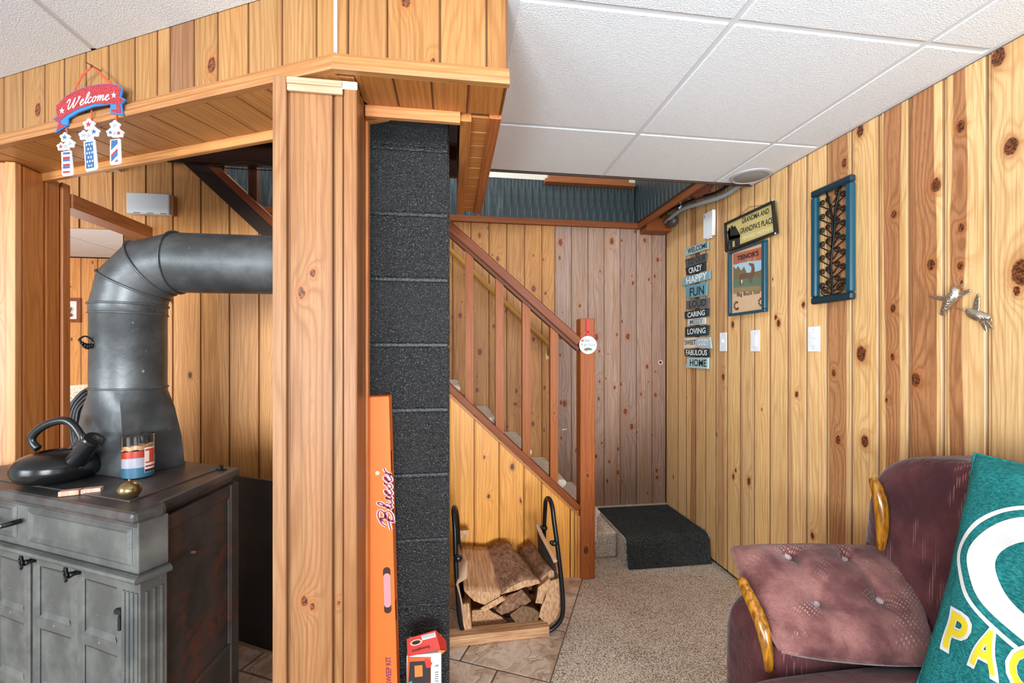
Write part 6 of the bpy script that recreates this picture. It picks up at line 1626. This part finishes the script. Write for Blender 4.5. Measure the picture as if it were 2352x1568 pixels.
# ------------------------------------------------------------------ pillow
O_ = Vector((1.135, .925, .478)); r_ = Vector((.03, -1, 0)).normalized(); u_ = Vector((.185, 0, .59)); u_ = (u_-r_*u_.dot(r_)).normalized(); n_ = r_.cross(u_)
if n_.x > 0: n_ = -n_
PWd, PHt = .60, .60
pl = thing('throw_pillow', 'teal green football team throw pillow standing on the armchair', 'pillow', O_+r_*.3)
def bul(a, b):
    x_, y_ = 2*a/PWd-1, 2*b/PHt-1
    f_ = max(0, 1-x_**4)**.55*max(0, 1-y_**4)**.55
    return .075*f_+.004*math.sin(a*38+b*17)*f_+.003*math.sin(b*60-a*20)*f_
def PP(a, b, lift=0, side=1):
    x_, y_ = 2*a/PWd-1, 2*b/PHt-1; sx = 1-.07*(1-y_*y_)**1*abs(x_)**2*0+0; 
    aa = PWd/2*(1+x_*(1-.045*(1-y_**2))); bb = PHt/2*(1+y_*(1-.045*(1-x_**2)))
    return O_+r_*aa+u_*bb+n_*(side*bul(a, b)+lift)
N_ = 48; vs = []
for s_ in (1, -1):
    for j in range(N_+1):
        for i in range(N_+1): vs.append(PP(PWd*i/N_, PHt*j/N_, 0, s_))
t2 = (N_+1)**2; fs = []
J = lambda i, j, s_=0: s_*t2+j*(N_+1)+i
for j in range(N_):
    for i in range(N_): fs.append((J(i, j), J(i, j+1), J(i+1, j+1), J(i+1, j))); fs.append((J(i, j, 1), J(i+1, j, 1), J(i+1, j+1, 1), J(i, j+1, 1)))
gp = G('green_cotton'); cop = gp.co(); ap = gp.noise(gp.vmath('MULTIPLY', cop, (700, 90, 300)), 1.0, 2); 
GREEN = gp.done(gp.mix(gp.sstep(ap, .35, .7), lin(24, 104, 106), lin(52, 142, 140)), .8, gp.bump(gp.math('ADD', gp.math('MULTIPLY', ap, .3), gp.math('MULTIPLY', gp.noise(cop, 14, 3, .5, 1.2), 2.5)), .5, .006), spec=.15)
ob('cushion', MB().add(vs, fs), GREEN, pl, smooth=True)
seam = [PP(PWd*i/N_, 0) for i in range(N_)]+[PP(PWd, PHt*i/N_) for i in range(N_)]+[PP(PWd*(1-i/N_), PHt) for i in range(N_)]+[PP(0, PHt*(1-i/N_)) for i in range(N_+1)]
ob('seam', MB().tube(seam, .003, 6, cap=False), GREEN, pl, smooth=True)
PWH = simple('pillow_white', lin(232, 230, 226), .8, bumps=(400, .2, .001)); PYE = simple('pillow_yellow', lin(240, 212, 40), .8, bumps=(400, .2, .001))
def subd(vs_, fs_, L=.012, sx=1, sy=1):
    import bmesh
    bm = bmesh.new(); V_ = [bm.verts.new((v[0]*sx, v[1]*sy, 0)) for v in vs_]
    for f in fs_:
        try: bm.faces.new([V_[i] for i in f])
        except ValueError: pass
    for _ in range(6):
        es = [e for e in bm.edges if e.calc_length() > L]
        if not es: break
        bmesh.ops.subdivide_edges(bm, edges=es, cuts=1); bmesh.ops.triangulate(bm, faces=bm.faces[:])
    bm.verts.index_update(); o_v = [(v.co.x/sx, v.co.y/sy) for v in bm.verts]; o_f = [tuple(v.index for v in f.verts) for f in bm.faces]; bm.free(); return o_v, o_f
def ringp(ca, cb, ha, hb_, ha2, hb2, a0=0, a1=2*math.pi, off=0, lift=.0012, n=120):
    mb = MB(); vs = []
    for k in range(n+1):
        t_ = a0+(a1-a0)*k/n
        for m_ in range(5):
            f_ = m_/4; vs.append(PP(ca+(ha+(ha2-ha)*f_)*math.cos(t_)+off*f_, cb+(hb_+(hb2-hb_)*f_)*math.sin(t_), lift))
    return mb.add(vs, [(k*5+m_, k*5+m_+1, (k+1)*5+m_+1, (k+1)*5+m_) for k in range(n) for m_ in range(4)])
ECA, ECB = .285, .365
mb = ringp(ECA, ECB, .250, .170, .240, .161)
g_ = ringp(ECA, ECB, .222, .146, .165, .098, math.radians(32), math.radians(360))
mb.v += []; o1_ = len(mb.v); mb.v += g_.v; mb.f += [tuple(i+o1_ for i in f) for f in g_.f]; mb.m += g_.m
vs = []; 
for i in range(13):
    for j in range(5): vs.append(PP(ECA+.0+.222*i/12, ECB-.012-.05*j/4, .0013))
mb.add(vs, [(i*5+j, i*5+j+1, (i+1)*5+j+1, (i+1)*5+j) for i in range(12) for j in range(4)])
ob('oval_letter_print', mb, PWH, pl, smooth=True)
def ptext(t_, a0, a1, b0, b1, lift, bold, mat, nm):
    cells = len(t_); mb = MB()
    for i, ch_ in enumerate(t_):
        vs_, fs_ = text_geo(ch_, bold); ca = a0+(a1-a0)*i/cells; cw_ = (a1-a0)/cells*(.84)
        e_ = bold*.0
        mb.add([PP(ca+x_*cw_, b0+(b1-b0)*y_+.03*0, lift) for x_, y_ in vs_], fs_)
    ob(nm, mb, mat, pl)
for i_, ch_ in enumerate('PACKERS'):
    a_0 = .058+i_*.0635; aw_ = .046
    for (ex2, ey2, lf_, mt_, nm_) in ((.0075, .009, .0022, PWH, 'lettering_outline'), (.0, .0, .0040, PYE, 'lettering')):
        vs_, fs_ = subd(*text_geo(ch_, .02 if nm_ == 'lettering' else .05), .010, aw_, .086)
        sl_ = .0
        ob(nm_, MB().add([PP(a_0-ex2+x_*(aw_+2*ex2), .136-ey2+y_*(.086+2*ey2), lf_) for x_, y_ in vs_], fs_), mt_, pl)
